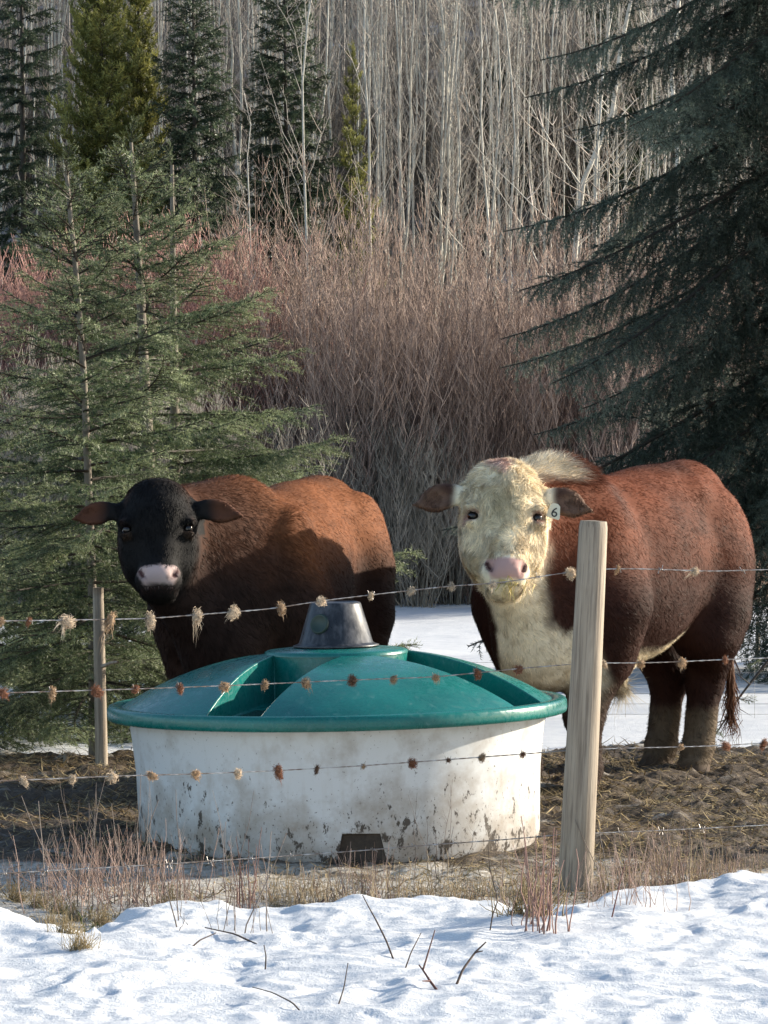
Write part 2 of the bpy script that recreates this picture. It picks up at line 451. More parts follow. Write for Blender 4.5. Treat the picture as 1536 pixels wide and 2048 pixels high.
# ------------------------------------------------------------------ bulls
def sdf_net(prims, lo, hi, h):
    """smooth union of primitives on a grid -> one closed surface (surface nets)"""
    n = np.ceil((np.array(hi) - lo) / h).astype(int) + 1
    D = np.full(n, 9.0, np.float32)
    ax = [lo[k] + h * np.arange(n[k]) for k in range(3)]
    for p in prims:
        k = p['k']; c = p['c']; rad = p['rad'] + max(k, 0.03) * 1.6 + 2 * h
        i0 = np.clip(np.floor((c - rad - lo) / h).astype(int), 0, n - 1)
        i1 = np.clip(np.ceil((c + rad - lo) / h).astype(int) + 1, 0, n)
        if (i1 <= i0).any(): continue
        sl = tuple(slice(a, b) for a, b in zip(i0, i1))
        P = np.stack(np.meshgrid(*[ax[q][sl[q]] for q in range(3)], indexing='ij'), -1)
        d = p['f'](P.reshape(-1, 3)).reshape(P.shape[:3]).astype(np.float32)
        a = D[sl]
        if p['op'] == '+':
            hh = np.clip(0.5 + 0.5 * (a - d) / k, 0, 1); D[sl] = a * (1 - hh) + d * hh - k * hh * (1 - hh)
        else:
            hh = np.clip(0.5 - 0.5 * (a + d) / k, 0, 1); D[sl] = a * (1 - hh) - d * hh + k * hh * (1 - hh)
    S = D < 0
    nx, ny, nz = n
    cnt = sum(S[a:nx - 1 + a, b:ny - 1 + b, c:nz - 1 + c].astype(np.int8) for a in (0, 1) for b in (0, 1) for c in (0, 1))
    act = np.argwhere((cnt > 0) & (cnt < 8))
    ids = np.full((nx - 1, ny - 1, nz - 1), -1, np.int32); ids[tuple(act.T)] = np.arange(len(act))
    off = np.array([(a, b, c) for a in (0, 1) for b in (0, 1) for c in (0, 1)])
    cv = np.stack([D[tuple((act + o).T)] for o in off], 1)
    acc = np.zeros((len(act), 3)); num = np.zeros(len(act))
    for i in range(8):
        for j in range(i + 1, 8):
            if np.abs(off[i] - off[j]).sum() == 1:
                a, b = cv[:, i], cv[:, j]; mk = (a < 0) != (b < 0)
                t = np.where(mk, a / np.where(mk, a - b, 1), 0)
                acc += mk[:, None] * (off[i] + t[:, None] * (off[j] - off[i])); num += mk
    V = (act + acc / num[:, None]) * h + lo
    Fs = []
    for axn in range(3):
        o = [0, 0, 0]; o[axn] = 1
        A = S[:nx - o[0], :ny - o[1], :nz - o[2]]; B = S[o[0]:, o[1]:, o[2]:]
        e = np.argwhere(A != B); e = e[(e > 0).all(1)] if True else e
        u, v = [(1, 2), (2, 0), (0, 1)][axn]
        du = np.zeros(3, int); du[u] = 1; dv = np.zeros(3, int); dv[v] = 1
        e = e[(e < np.array(ids.shape)).all(1)]
        q = np.stack([ids[tuple((e - du - dv).T)], ids[tuple((e - dv).T)], ids[tuple(e.T)], ids[tuple((e - du).T)]], 1)
        flip = ~A[tuple(e.T)]
        q[flip] = q[flip][:, ::-1]
        Fs.append(q[(q >= 0).all(1)])
    return V, np.concatenate(Fs)

def ell(c, r, k=0.06, op='+', frame=None, rot=None):
    c = np.array(c, float); r = np.array(r, float)
    Rm = rot if rot is not None else np.eye(3); o = np.zeros(3); Fm = np.eye(3)
    if frame: o, Fm, s = frame; c = c * s; r = r * s
    cw = o + Fm @ c; RR = Fm @ Rm
    def f(P):
        q = (P - cw) @ RR
        k0 = np.linalg.norm(q / r, axis=1); k1 = np.linalg.norm(q / (r * r), axis=1)
        return k0 * (k0 - 1) / np.maximum(k1, 1e-6)
    return dict(f=f, c=cw, rad=r.max(), k=k, op=op)

def cone(a, b, ra, rb, k=0.06, op='+', frame=None, sx=1.0):
    a = np.array(a, float); b = np.array(b, float)
    if frame: o, Fm, s = frame; a = o + Fm @ (a * s); b = o + Fm @ (b * s); ra = ra * np.mean(s); rb = rb * np.mean(s)
    def f(P):
        ab = b - a; t = np.clip(((P - a) @ ab) / (ab @ ab), 0, 1)
        q = P - (a + t[:, None] * ab)
        return np.linalg.norm(q, axis=1) - (ra + (rb - ra) * t)
    return dict(f=f, c=(a + b) / 2, rad=np.linalg.norm(b - a) / 2 + max(ra, rb), k=k, op=op)

def head_mask(hl):
    hx, hy, hz = hl.T
    q = np.sqrt((hx / .215) ** 2 + ((hy - .04) / .25) ** 2 + ((hz + .06) / .40) ** 2)
    ear = (np.abs(hx) > .15) & (np.abs(hx) < .42) & (np.abs(hy - .07) < .085) & (np.abs(hz - .11) < .115)
    return q, ear

def build_bull(name, label, loc, yaw, head_pos, head_rot, hs, style, seed, hairs, ear_droop):
    """local frame: head towards -Y, bull's left +X, feet on z = 0"""
    root = thing(name, label, 'bull', loc, -yaw)
    Fm = rot_mat(0, 0, head_rot[1]) @ rot_mat(0, head_rot[2], 0) @ rot_mat(head_rot[0], 0, 0)
    hs = np.array(hs, float); hm = float(hs.mean()); hp = np.array(head_pos, float); fr = (hp, Fm, hs)
    W = style['width']; T = style['top']; FL = style['front']; HL = style['hind']
    H = lambda p: hp + Fm @ (np.array(p, float) * hs)
    pr = [
        ell((0, .06, 1.03 * T), (.355 * W, .76, .41)), ell((0, -.04, .88 * T), (.335 * W, .50, .32), .08),
        ell((0, .66, 1.12 * T), (.27 * W, .28, .36), .08), ell((0, .46, 1.27 * T), (.21 * W, .48, .22), .10),
        ell((0, .74, 1.345 * T), (.14, .16, .15), .08), ell((-.17 * W, .48, 1.31 * T), (.07, .11, .10), .06), ell((.17 * W, .48, 1.31 * T), (.07, .11, .10), .06),
        ell((0, -.45, 1.02 * T), (.34 * W, .38, style['sh']), .08), ell((0, -.40, style['wz'] * T), (.12, .40, .17), .10),
        ell((.02, -.70, .80 * T), (.18 * W, .22, .31), .10), cone((0, -.62, .64), (0, -.2, .60), .14, .16, .14),
    ]
    for s in (-1, 1):
        pr += [ell((s * .27 * W, -.47, .95), (.11, .22, .36), .05), ell((s * .20, .68, 1.0), (.13, .28, .36), .06), ell((s * .43 * W, .36, .98), (.085, .15, .30), .10, '-'), ell((s * .40 * W, .50, .70), (.15, .16, .15), .08, '-')]
    nb = H((0, .17, .02)); nb2 = H((0, .20, -.14))
    pr += [cone((0, -.50, 1.20 * T), nb, .28 * W, .15 * hm, .10), cone((0, -.60, 1.0 * T), nb2, .27 * W, .11 * hm, .10),
           cone((0, -.55, 1.38 * T), H((0, .20, .12)), .13, .12 * hm, .12), cone((0, -.74, .72), H((0, .2, -.2)), .14, .08, .12)]
    for i, s in enumerate((-1, 1)):
        fx, fy = FL[i]; hx, hy = HL[i]
        pr += [cone((s * .25 * W, -.46, .86), (s * .2, -.44, .64), .19, .135, .08), cone((s * .2, -.44, .64), (fx, fy - .02, .38), .13, .088, .05),
               ell((fx, fy - .025, .37), (.078, .085, .085), .04), cone((fx, fy - .01, .36), (fx, fy, .15), .074, .070, .04),
               ell((fx, fy - .01, .13), (.074, .082, .07), .03), cone((fx, fy - .02, .10), (fx, fy - .05, .02), .066, .084, .03)]
        pr += [cone((s * .17, .66, 1.0), (s * .19, .56, .70), .185, .16, .08), cone((s * .19, .64, .78), (hx, hy + .09, .46), .17, .088, .07),
               ell((hx, hy + .10, .45), (.068, .095, .10), .04), cone((hx, hy + .09, .44), (hx, hy + .03, .17), .078, .074, .04),
               ell((hx, hy + .02, .14), (.074, .085, .07), .03), cone((hx, hy, .10), (hx, hy - .04, .02), .068, .088, .03)]
    if style['sheath']:
        pr += [cone((0, -.10, .62), (0, .02, .50), .12, .055, .08)]
    fh = fr
    pr += [
        ell((0, .09, .08), (.158, .165, .165), .06, frame=fh), ell((0, .085, .19), (.115, .11, .075), .08, frame=fh),
        cone((0, .04, .06), (0, -.005, -.235), .128, .080, .05, frame=fh), ell((0, .0, .03), (.105, .085, .10), .05, frame=fh),
        cone((0, .16, -.06), (0, .06, -.29), .115, .058, .07, frame=fh),
        ell((0, -.022, -.262), (.106, .092, .078), .04, frame=fh), ell((0, .02, -.325), (.078, .075, .042), .035, frame=fh),
    ]
    for s in (-1, 1):
        pr += [ell((s * (.105 + .5 * style['cheek']), .12, -.06), (.075, .12, .16), .06, frame=fh), ell((s * .128, .035, .045), (.05, .05, .04), .04, frame=fh),
               ell((s * (.168 + style['cheek']), -.045, -.13), (.05, .07, .09), .05, '-', fh), ell((s * .150, -.014, .0), (.032, .036, .024), .015, '-', fh), ell((s * .146, .0, -.030), (.032, .03, .013), .015, frame=fh), ell((s * .140, -.012, .034), (.042, .035, .016), .02, frame=fh)]
        er = rot_mat(0, s * ear_droop, 0) @ rot_mat(0, 0, s * 0.25)
        pr += [cone((s * .13, .10, .115), (s * .20, .085, .118), .058, .034, .04, frame=fh),
               ell((s * .272, .070, .118 - .09 * ear_droop), (.095, .027, .062), .03, frame=fh, rot=er), cone((s * .30, .072, .113 - .13 * ear_droop), (s * .39, .074, .108 - .22 * ear_droop), .036, .010, .025, frame=fh),
               ell((s * .286, .032, .112 - .10 * ear_droop), (.088, .036, .046), .010, '-', fh, rot=er),
               ell((s * .076, -.095, -.245), (.017, .040, .028), .010, '-', fh, rot=rot_mat(0, s * .7, 0))]
    V, F = sdf_net(pr, np.array([-.75, -1.75, -.1]), np.array([.75, 1.2, 1.8]), 0.0135)
    V[:, 2] = np.maximum(V[:, 2], 0.0)
    hl = ((V - hp) @ Fm) / hs
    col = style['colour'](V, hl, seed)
    nz = noise(V, 7, seed + 90, 3)
    # gentle muscle and coat relief
    me = mesh_np('body', V, [F], col)
    N = np.empty(len(V) * 3, np.float32); me.vertices.foreach_get('normal', N); N = N.reshape(-1, 3).astype(float)
    V2 = V + N * (0.006 * nz)[:, None] * (V[:, 2] > 0.06)[:, None]
    me.vertices.foreach_set('co', V2.astype(np.float32).ravel()); me.update()
    body = obj('body', me, M['skin'], root)
    # ---- eyes
    for s in (-1, 1):
        bm = bmesh.new(); bmesh.ops.create_uvsphere(bm, u_segments=16, v_segments=10, radius=.025 * hm)
        em = bpy.data.meshes.new('eye'); bm.to_mesh(em); bm.free()
        for p in em.polygons: p.use_smooth = True
        obj('eye', em, M['eye'], root, loc=H((s * .1385, .002, -.001)))
    # ---- coat of hair
    r = np.random.default_rng(seed)
    a, b_, c = V2[F[:, 0]], V2[F[:, 1]], V2[F[:, 2]]
    area = np.linalg.norm(np.cross(b_ - a, V2[F[:, 3]] - b_), axis=1)
    hf = hl[F[:, 0]]
    hq_, he_ = head_mask(hf); is_head = (hq_ < 1.0) | he_
    pad = is_head & (hf[:, 1] < -.045) & (hf[:, 2] < -.205) & (hf[:, 2] > -.31) & (np.abs(hf[:, 0]) < .100)
    hoof = V[F[:, 0], 2] < .075
    wgt = area * np.where(is_head, 2.6, 1.0) * (~pad) * (~hoof)
    fi = r.choice(len(F), hairs, p=wgt / wgt.sum())
    u = r.random((hairs, 2)); q = F[fi]
    P = (V2[q[:, 0]] * ((1 - u[:, 0]) * (1 - u[:, 1]))[:, None] + V2[q[:, 1]] * (u[:, 0] * (1 - u[:, 1]))[:, None]
         + V2[q[:, 2]] * (u[:, 0] * u[:, 1])[:, None] + V2[q[:, 3]] * ((1 - u[:, 0]) * u[:, 1])[:, None])
    Np = norm(N[q[:, 0]] + N[q[:, 2]])
    hq = ((P - hp) @ Fm) / hs; hd = is_head[fi]
    flow = np.where(hd[:, None], Fm @ np.array([0, .05, -1.0]), np.array([0, .75, -.65]))
    curl = np.stack([noise(P, 20, seed + 1 + k, 2) for k in range(3)], 1) * 1.3
    amt = np.where(hd, style['face_curl'], style['curl'])
    flow = flow + curl * amt[:, None] + r.normal(0, .17, (hairs, 3))
    flow = norm(flow - Np * (flow * Np).sum(1, keepdims=True))
    L, lift = style['length'](P, hq, hd, r)
    d1 = norm(flow + Np * lift[:, None]); d2 = norm(flow + Np * (lift * .35)[:, None] + curl * (amt * .6)[:, None] + r.normal(0, .18, (hairs, 3)))
    side = norm(np.cross(d1, Np) + r.normal(0, .35, (hairs, 3)))
    ear = hd & (np.abs(hq[:, 0]) > .19)
    L = np.where(ear, L * np.where(hq[:, 1] < .06, .3, .6), L)
    w = r.uniform(.0007, .0015, hairs)
    hv, f4, f3 = ribbons(P - Np * .002, d1, d2, L, w, side)
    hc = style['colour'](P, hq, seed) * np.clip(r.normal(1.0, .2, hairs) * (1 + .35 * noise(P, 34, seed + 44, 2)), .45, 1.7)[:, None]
    coat = obj('coat_hair', mesh_np('coat_hair', hv, [f4, f3], np.repeat(hc, 5, 0)), M['fur'], root)
    tag(coat, kind='stuff')
    # ---- tail with its switch
    tx = style['tail']
    tm = MB()
    pts = np.array(tx, float); 
    tv, tf = tube1(pts, np.linspace(.042, .018, len(pts)), 8, 30)
    tm.add(tv, tf, style['tail_col'])
    n = 520; t = r.uniform(.25, 1, n) ** .6
    base = np.stack([np.interp(t * (len(pts) - 1), np.arange(len(pts)), pts[:, k]) for k in range(3)], 1) + r.normal(0, .012, (n, 3))
    ph = r.uniform(0, 6.28, n); out = np.stack([np.cos(ph), np.sin(ph), -.9 * np.ones(n)], 1)
    d1 = norm(out * .6 + np.array([0, 0, -.7])); d2 = norm(np.array([0, 0, -1.0]) + r.normal(0, .45, (n, 3)))
    hv, f4, f3 = ribbons(base, d1, d2, r.uniform(.05, .17, n) * (.4 + .8 * t), np.full(n, .0026), norm(r.normal(0, 1, (n, 3))))
    c = np.repeat(np.array(style['tail_col'])[None] * r.uniform(.6, 1.5, n)[:, None], 5, 0)
    k0 = tm.n; tm.add(hv, f4, c); tm.F.setdefault(3, []).append(f3 + k0)
    obj('tail', tm.mesh('tail'), M['fur'], root)
    return root, H, Fm

def hereford_colour(P, hl, seed):
    n = noise(P, 9, seed, 3); n2 = noise(P, 28, seed + 5, 2); n3 = noise(P, 3.2, seed + 8, 2)
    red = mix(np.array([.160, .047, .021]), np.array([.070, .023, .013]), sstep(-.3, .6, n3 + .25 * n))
    red = mix(red, np.array([.024, .011, .009]), sstep(1.22, .86, P[:, 2] + .10 * n + .16 * n3) * .88)  # shade of the lower flank painted into the coat colour
    cream = mix(np.array([.82, .72, .54]), np.array([.54, .44, .30]), sstep(-.2, .7, n2 + n))
    c = red
    # belly line, brisket, crest, socks
    white = sstep(.02, -.02, P[:, 2] - (.65 + .02 * n + .10 * sstep(.0, .40, P[:, 1]))) * sstep(-.30, -.16, P[:, 1]) * sstep(.36, .24, P[:, 1] + .03 * n)
    brisk = sstep(-.50, -.58, P[:, 1] + .04 * n) * sstep(1.00, .92, P[:, 2] + .05 * n + 2.3 * np.abs(P[:, 0] - .06)) * sstep(.36, .48, P[:, 2])
    lower = sstep(-.44, -.52, P[:, 1]) * sstep(.80, .74, P[:, 2] + .06 * n) * sstep(.46, .54, P[:, 2] + .04 * n) * sstep(.06, .12, P[:, 0]) * sstep(.31, .25, P[:, 0])
    crest = sstep(1.40, 1.46, P[:, 2] + .02 * n) * sstep(-.52, -.62, P[:, 1] + .03 * n) * sstep(.17, .10, np.abs(P[:, 0] - .07))
    throat = sstep(-.72, -.80, P[:, 1] + .03 * n) * sstep(1.18, 1.08, P[:, 2] + .05 * n) * sstep(.13, .08, np.abs(P[:, 0] - .06) + .03 * n)
    c = mix(c, cream * .93, np.clip(white + brisk + lower + crest + throat, 0, 1))
    sock = sstep(.36, .27, P[:, 2] + .04 * n) * sstep(.2, .4, P[:, 1])
    c = mix(c, mix(np.array([.16, .12, .08]), np.array([.07, .05, .035]), sstep(-.2, .5, n)), sock * .85)
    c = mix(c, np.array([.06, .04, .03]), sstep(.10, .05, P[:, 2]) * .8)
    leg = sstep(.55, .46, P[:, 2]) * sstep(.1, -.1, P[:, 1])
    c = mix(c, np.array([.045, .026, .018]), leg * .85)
    # white face
    hx, hy, hz = hl.T
    q, ear = head_mask(hl); face = np.maximum(sstep(1.08, .98, q + .05 * n), ear)
    fc = mix(cream * 1.05, np.array([.46, .38, .23]), sstep(.16, .04, np.hypot(hx, (hz - .06) * .8) + .06 * n) * .6)
    fc = mix(fc, np.array([.58, .36, .33]), sstep(.06, .03, np.hypot(hx + .02, hz - .235)) * .7)
    c = mix(c, fc, face)
    for s in (-1, 1):
        c = mix(c, np.array([.42, .24, .22]), sstep(.040, .022, np.hypot(hx - s * .15, (hz + .002) * 1.2)) * (hy < .06) * face * .8)
    earw = sstep(.195, .235, np.abs(hx) + .02 * n) * ear
    c = mix(c, np.array([.10, .040, .025]), earw * .93)
    c = mix(c, np.array([.045, .022, .018]), earw * sstep(.062, .045, hy) * .8)
    return nose_colour(c, hl, face, np.array([.47, .29, .26]), n2)

def nose_colour(c, hl, face, pink, n2):
    hx, hy, hz = hl.T
    wide = .066 + .40 * np.clip(hz + .30, 0, .085)
    pad = face * sstep(.012, -.004, np.abs(hx) - wide) * sstep(-.310, -.298, hz) * sstep(-.203, -.214, hz) * sstep(-.035, -.05, hy)
    pk = mix(np.broadcast_to(pink, c.shape), pink * .45, sstep(.45, .75, n2))
    c = mix(c, pk, pad)
    for s in (-1, 1):
        c = mix(c, np.array([.05, .02, .02]), sstep(.024, .013, np.hypot((hx - s * .079 - s * .45 * (hz + .245)) * 1.35, (hz + .245) * .62)) * pad)
    mouth = face * sstep(.006, .002, np.abs(hz + .322 - .10 * hx * hx)) * (hy < .03)
    return mix(c, np.array([.04, .02, .018]), mouth * .8)

def brown_colour(P, hl, seed):
    n = noise(P, 9, seed, 3); n3 = noise(P, 3.0, seed + 8, 2); n2 = noise(P, 28, seed + 5, 2)
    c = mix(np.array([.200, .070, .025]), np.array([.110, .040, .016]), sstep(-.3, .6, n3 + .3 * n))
    c = mix(c, np.array([.030, .013, .009]), sstep(-.40, -.80, P[:, 1] + .08 * n) * .75)  # dark brown neck coat, deepened further to paint in its shade
    c = mix(c, np.array([.016, .009, .008]), sstep(1.20, .92, P[:, 2] + .08 * n) * .9)  # shadowed lower body painted in as a darker coat colour
    hx, hy, hz = hl.T
    q, ear = head_mask(hl); face = np.maximum(sstep(1.12, .74, q + .08 * n), ear)
    c = mix(c, np.array([.006, .0055, .006]), face)
    for s in (-1, 1):
        c = mix(c, np.array([.04, .025, .017]), sstep(.030, .016, np.hypot(hx - s * .142, (hz + .030) * 1.2)) * (hy < .07) * face * .9)
    earw = sstep(.22, .30, np.abs(hx) + .02 * n) * ear
    c = mix(c, np.array([.085, .035, .020]), earw)
    return nose_colour(c, hl, face, np.array([.44, .33, .31]), n2)

def hereford_len(P, hq, hd, r):
    L = np.where(hd, r.uniform(.015, .040, len(P)), r.uniform(.018, .038, len(P)))
    poll = hd & (hq[:, 2] > .12) & (np.abs(hq[:, 0]) < .17)
    crest = (~hd) & (P[:, 2] > 1.40) & (P[:, 1] < -.45)
    belly = (P[:, 2] < .66) & (P[:, 2] > .47) & (P[:, 1] > -.3)
    sheath = (P[:, 2] < .53) & (np.abs(P[:, 0]) < .08) & (np.abs(P[:, 1]) < .2)
    L = L * np.where(poll, 1.25, 1) * np.where(crest, 2.2, 1) * np.where(belly, 1.5, 1) * np.where(sheath, 3.8, 1)
    jaw = hd & (hq[:, 2] < -.1) & (np.abs(hq[:, 0]) > .06)
    L = L * np.where(jaw, 1.3, 1)
    lift = np.where(hd, .45, .20) + np.where(crest, .6, 0) + np.where(poll, .25, 0)
    L = L * np.where(hd & (hq[:, 2] < -.2) & (hq[:, 1] < -.02), .4, 1)
    return L, lift

def brown_len(P, hq, hd, r):
    L = np.where(hd, r.uniform(.014, .030, len(P)), r.uniform(.020, .038, len(P)))
    neck = (~hd) & (P[:, 1] < -.4)
    return L * np.where(neck, 1.4, 1), np.where(hd, .18, .18)

hereford_style = dict(width=1.0, top=1.0, sh=.43, wz=1.28, cheek=.008, front=[(-.15, -.52), (.15, -.50)], hind=[(-.11, .66), (.11, .62)], sheath=True,
    colour=hereford_colour, length=hereford_len, curl=.35, face_curl=1.5, tail_col=(.11, .05, .028),
    tail=[(0, .86, 1.40), (.02, .96, 1.25), (.06, .97, .95), (.10, .95, .65), (.13, .94, .45), (.13, .94, .27)])
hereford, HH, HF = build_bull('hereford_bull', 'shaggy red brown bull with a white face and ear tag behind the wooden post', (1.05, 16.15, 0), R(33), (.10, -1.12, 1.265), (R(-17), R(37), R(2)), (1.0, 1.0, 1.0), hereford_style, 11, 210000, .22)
brown_style = dict(width=.90, top=.945, sh=.35, wz=1.20, cheek=.0, front=[(-.17, -.50), (.17, -.46)], hind=[(-.15, .66), (.15, .58)], sheath=False,
    colour=brown_colour, length=brown_len, curl=.30, face_curl=.35, tail_col=(.035, .016, .010),
    tail=[(0, .87, 1.31), (-.02, .96, 1.18), (-.04, .97, .90), (-.05, .98, .62), (-.05, .96, .40), (-.05, .97, .22)])
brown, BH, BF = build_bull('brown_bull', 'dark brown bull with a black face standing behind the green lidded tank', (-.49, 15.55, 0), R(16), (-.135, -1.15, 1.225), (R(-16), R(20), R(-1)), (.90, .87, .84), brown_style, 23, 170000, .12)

# ear tag on the white faced bull's left ear
bm = bmesh.new()
prof = [(-.026, -.052), (.026, -.056), (.031, -.048), (.022, .004), (.010, .014), (-.010, .014), (-.022, .004), (-.031, -.046)]
lo_ = [bm.verts.new((x, 0, z)) for x, z in prof]; hi_ = [bm.verts.new((x, -.003, z)) for x, z in prof]
bm.faces.new(hi_); bm.faces.new(lo_[::-1])
for i in range(len(prof)):
    j = (i + 1) % len(prof); bm.faces.new((lo_[i], lo_[j], hi_[j], hi_[i]))
bmesh.ops.recalc_face_normals(bm, faces=bm.faces)
tme = bpy.data.meshes.new('ear_tag'); bm.to_mesh(tme); bm.free()
tag_o = obj('ear_tag', tme, M['tagp'], hereford)
tag_o.location = HH((.222, .030, .062)); tag_o.rotation_euler = Matrix(HF.tolist()).to_euler(); tag_o.rotation_euler.rotate_axis('Y', R(12)); 
tag_o['label'] = 'pale plastic ear tag with black digit six'
fc_ = bpy.data.curves.new('tag_number', 'FONT'); fc_.body = '6'; fc_.size = .062; fc_.align_x = 'CENTER'; fc_.extrude = .0006
to = bpy.data.objects.new('tmp', fc_); COL.objects.link(to)
bpy.context.view_layer.update()
nm = bpy.data.meshes.new_from_object(to.evaluated_get(bpy.context.evaluated_depsgraph_get()))
bpy.data.objects.remove(to)
nm.name = 'tag_number'; nm.materials.clear()
obj('tag_number', nm, M['ink'], tag_o, loc=(.003, -.0042, -.047), rot=(R(90), 0, 0))

# hay hanging from the white faced bull's mouth
hay = MB(); r = np.random.default_rng(3); n = 34
base = np.stack([HH((.02 + .03 * a, -.085 + .02 * b_, -.318 + .01 * c)) for a, b_, c in r.normal(0, 1, (n, 3))])
d1 = norm(np.array([-.15, -.35, -.5]) + r.normal(0, .35, (n, 3))); d2 = norm(np.array([-.1, -.05, -1.0]) + r.normal(0, .3, (n, 3)))
v_, f4, f3 = ribbons(base, d1, d2, r.uniform(.05, .13, n), np.full(n, .003), norm(r.normal(0, 1, (n, 3))))
hay.add(v_, f4, (.55, .44, .18)); hay.F[3] = [f3]
w4 = np.array((1.05, 16.15, 0))
hm = hay.mesh('hay_wisp'); ho = obj('hay_wisp', hm, M['stalk'], loc=w4, rot=(0, 0, -R(33)))
tag(ho, 'wisp of golden hay hanging from the white faced bull\'s mouth', 'hay')

# ------------------------------------------------------------------ stock tank
TX, TY = at(680, 1500, 13.56)[:2]
tank = thing('stock_tank', 'round white plastic stock tank with green domed lid, spattered with mud', 'water tank', (TX, TY, 0))
tank.rotation_euler = (0, R(-1.1), 0)

def lathe(prof, n=128):
    prof = np.array(prof, float); a = np.arange(n) / n * 2 * math.pi
    V = np.stack([prof[:, 0][:, None] * np.cos(a), prof[:, 0][:, None] * np.sin(a), np.broadcast_to(prof[:, 1][:, None], (len(prof), n))], -1).reshape(-1, 3)
    i = np.arange(len(prof) * n).reshape(len(prof), n)
    F = np.stack([i[:-1], np.roll(i[:-1], -1, 1), np.roll(i[1:], -1, 1), i[1:]], -1).reshape(-1, 4)
    return V, F

V, F = lathe([(.0, .012), (.70, .012), (.745, .014), (.765, .03), (.775, .07), (.778, .20), (.782, .32), (.795, .44), (.806, .52), (.808, .545), (.775, .548), (.745, .30), (.73, .06), (.0, .05)], 160)
bm = bmesh.new(); me = mesh_np('tank_body', V, [F]); bm.from_mesh(me)
bmesh.ops.remove_doubles(bm, verts=bm.verts, dist=1e-5); bm.to_mesh(me); bm.free()
bodyo = obj('tank_wall', me, M['tank'], tank)
# fork pocket cut into the foot of the wall, facing the camera
bm = bmesh.new()
px = .070
q = [(px + .02 - .104, -.1, -.02), (px + .02 + .104, -.1, -.02), (px + .02 + .070, -.1, .140), (px + .02 - .070, -.1, .145)]
fr_ = [bm.verts.new((x, -.95, z)) for x, y, z in q]; bk_ = [bm.verts.new((x, -.748, z)) for x, y, z in q]
bm.faces.new(fr_); bm.faces.new(bk_[::-1])
for i in range(4): bm.faces.new((fr_[i], bk_[i], bk_[(i + 1) % 4], fr_[(i + 1) % 4]))
bmesh.ops.recalc_face_normals(bm, faces=bm.faces)
cme = bpy.data.meshes.new('cut'); bm.to_mesh(cme); bm.free()
cut = obj('cut', cme, None, tank)
md = bodyo.modifiers.new('pocket', 'BOOLEAN'); md.object = cut; md.operation = 'DIFFERENCE'; md.solver = 'EXACT'
bpy.context.view_layer.update()
nm = bpy.data.meshes.new_from_object(bodyo.evaluated_get(bpy.context.evaluated_depsgraph_get()))
bodyo.modifiers.clear(); bodyo.data = nm; nm.name = 'tank_wall'
bpy.data.objects.remove(cut)
nm.polygons.foreach_set('use_smooth', np.ones(len(nm.polygons), bool)); nm.set_sharp_from_angle(angle=R(35))
bm = bmesh.new()
vs = [bm.verts.new((px + .02 + x, y, z)) for x, y, z in [(-.098, -.752, .014), (.098, -.752, .014), (.069, -.752, .139), (-.069, -.752, .139), (-.098, -.745, .014), (.098, -.745, .014), (.069, -.745, .139), (-.069, -.745, .139)]]
for f in [(0, 1, 2, 3), (7, 6, 5, 4), (0, 4, 5, 1), (1, 5, 6, 2), (2, 6, 7, 3), (3, 7, 4, 0)]: bm.faces.new([vs[i] for i in f])
pm = bpy.data.meshes.new('fork_pocket'); bm.to_mesh(pm); bm.free()
pk = obj('fork_pocket', pm, M['pocket'], tank); pk['label'] = 'dark muddy notch at the foot of the tank wall'

# lid: dome with four drinking bays
RD, R0, ZR, HD = .835, .275, .572, .215
BAY = [R(-90 - 27), R(-90 + 62), R(-90 + 152), R(-90 - 118)]
def dome_z(r): return ZR + HD * (1 - (r / RD) ** 2.5) * .96
def floor_z(r): return ZR - .035 + .05 * (1 - (r - R0) / (RD - R0))
rs = np.linspace(R0, RD, 26)
hw = np.arcsin(np.clip(np.interp(rs, [R0, .5, RD], [.148, .135, .112]) / rs, 0, .95))
lid = bmesh.new()
def surf(angA, angB, zf, n):
    rows = []
    for i, r_ in enumerate(rs):
        rows.append([lid.verts.new((r_ * math.cos(angA[i] + (angB[i] - angA[i]) * t), r_ * math.sin(angA[i] + (angB[i] - angA[i]) * t), zf(r_))) for t in np.linspace(0, 1, n)])
    for a_, b_ in zip(rows[:-1], rows[1:]):
        for k in range(n - 1): lid.faces.new((a_[k], b_[k], b_[k + 1], a_[k + 1]))
    return rows
order = sorted(BAY)
for bi, th in enumerate(order):
    nxt = order[(bi + 1) % 4] + (2 * math.pi if bi == 3 else 0)
    dome = surf(th + hw, nxt - hw, dome_z, 22)
    flo = surf(th - hw, th + hw, floor_z, 10)
    for (frow_i, side_) in ((0, 0), (9, 1)):
        top = [lid.verts.new((r_ * math.cos(a_), r_ * math.sin(a_), dome_z(r_))) for r_, a_ in zip(rs, th + (hw if side_ else -hw))]
        bot = [row[frow_i] for row in flo]
        for i in range(len(rs) - 1):
            if dome_z(rs[i + 1]) > floor_z(rs[i + 1]) + .001: lid.faces.new((bot[i], bot[i + 1], top[i + 1], top[i]))
    inner = [lid.verts.new((R0 * math.cos(a_), R0 * math.sin(a_), dome_z(R0))) for a_ in np.linspace(th - hw[0], th + hw[0], 10)]
    for k in range(9): lid.faces.new((flo[0][k], flo[0][k + 1], inner[k + 1], inner[k]))
bmesh.ops.remove_doubles(lid, verts=lid.verts, dist=2e-4)
bmesh.ops.recalc_face_normals(lid, faces=lid.faces)
lm = bpy.data.meshes.new('lid'); lid.to_mesh(lm); lid.free()
lm.polygons.foreach_set('use_smooth', np.ones(len(lm.polygons), bool)); lm.set_sharp_from_angle(angle=R(40))
lido = obj('lid', lm, M['lid'], tank)
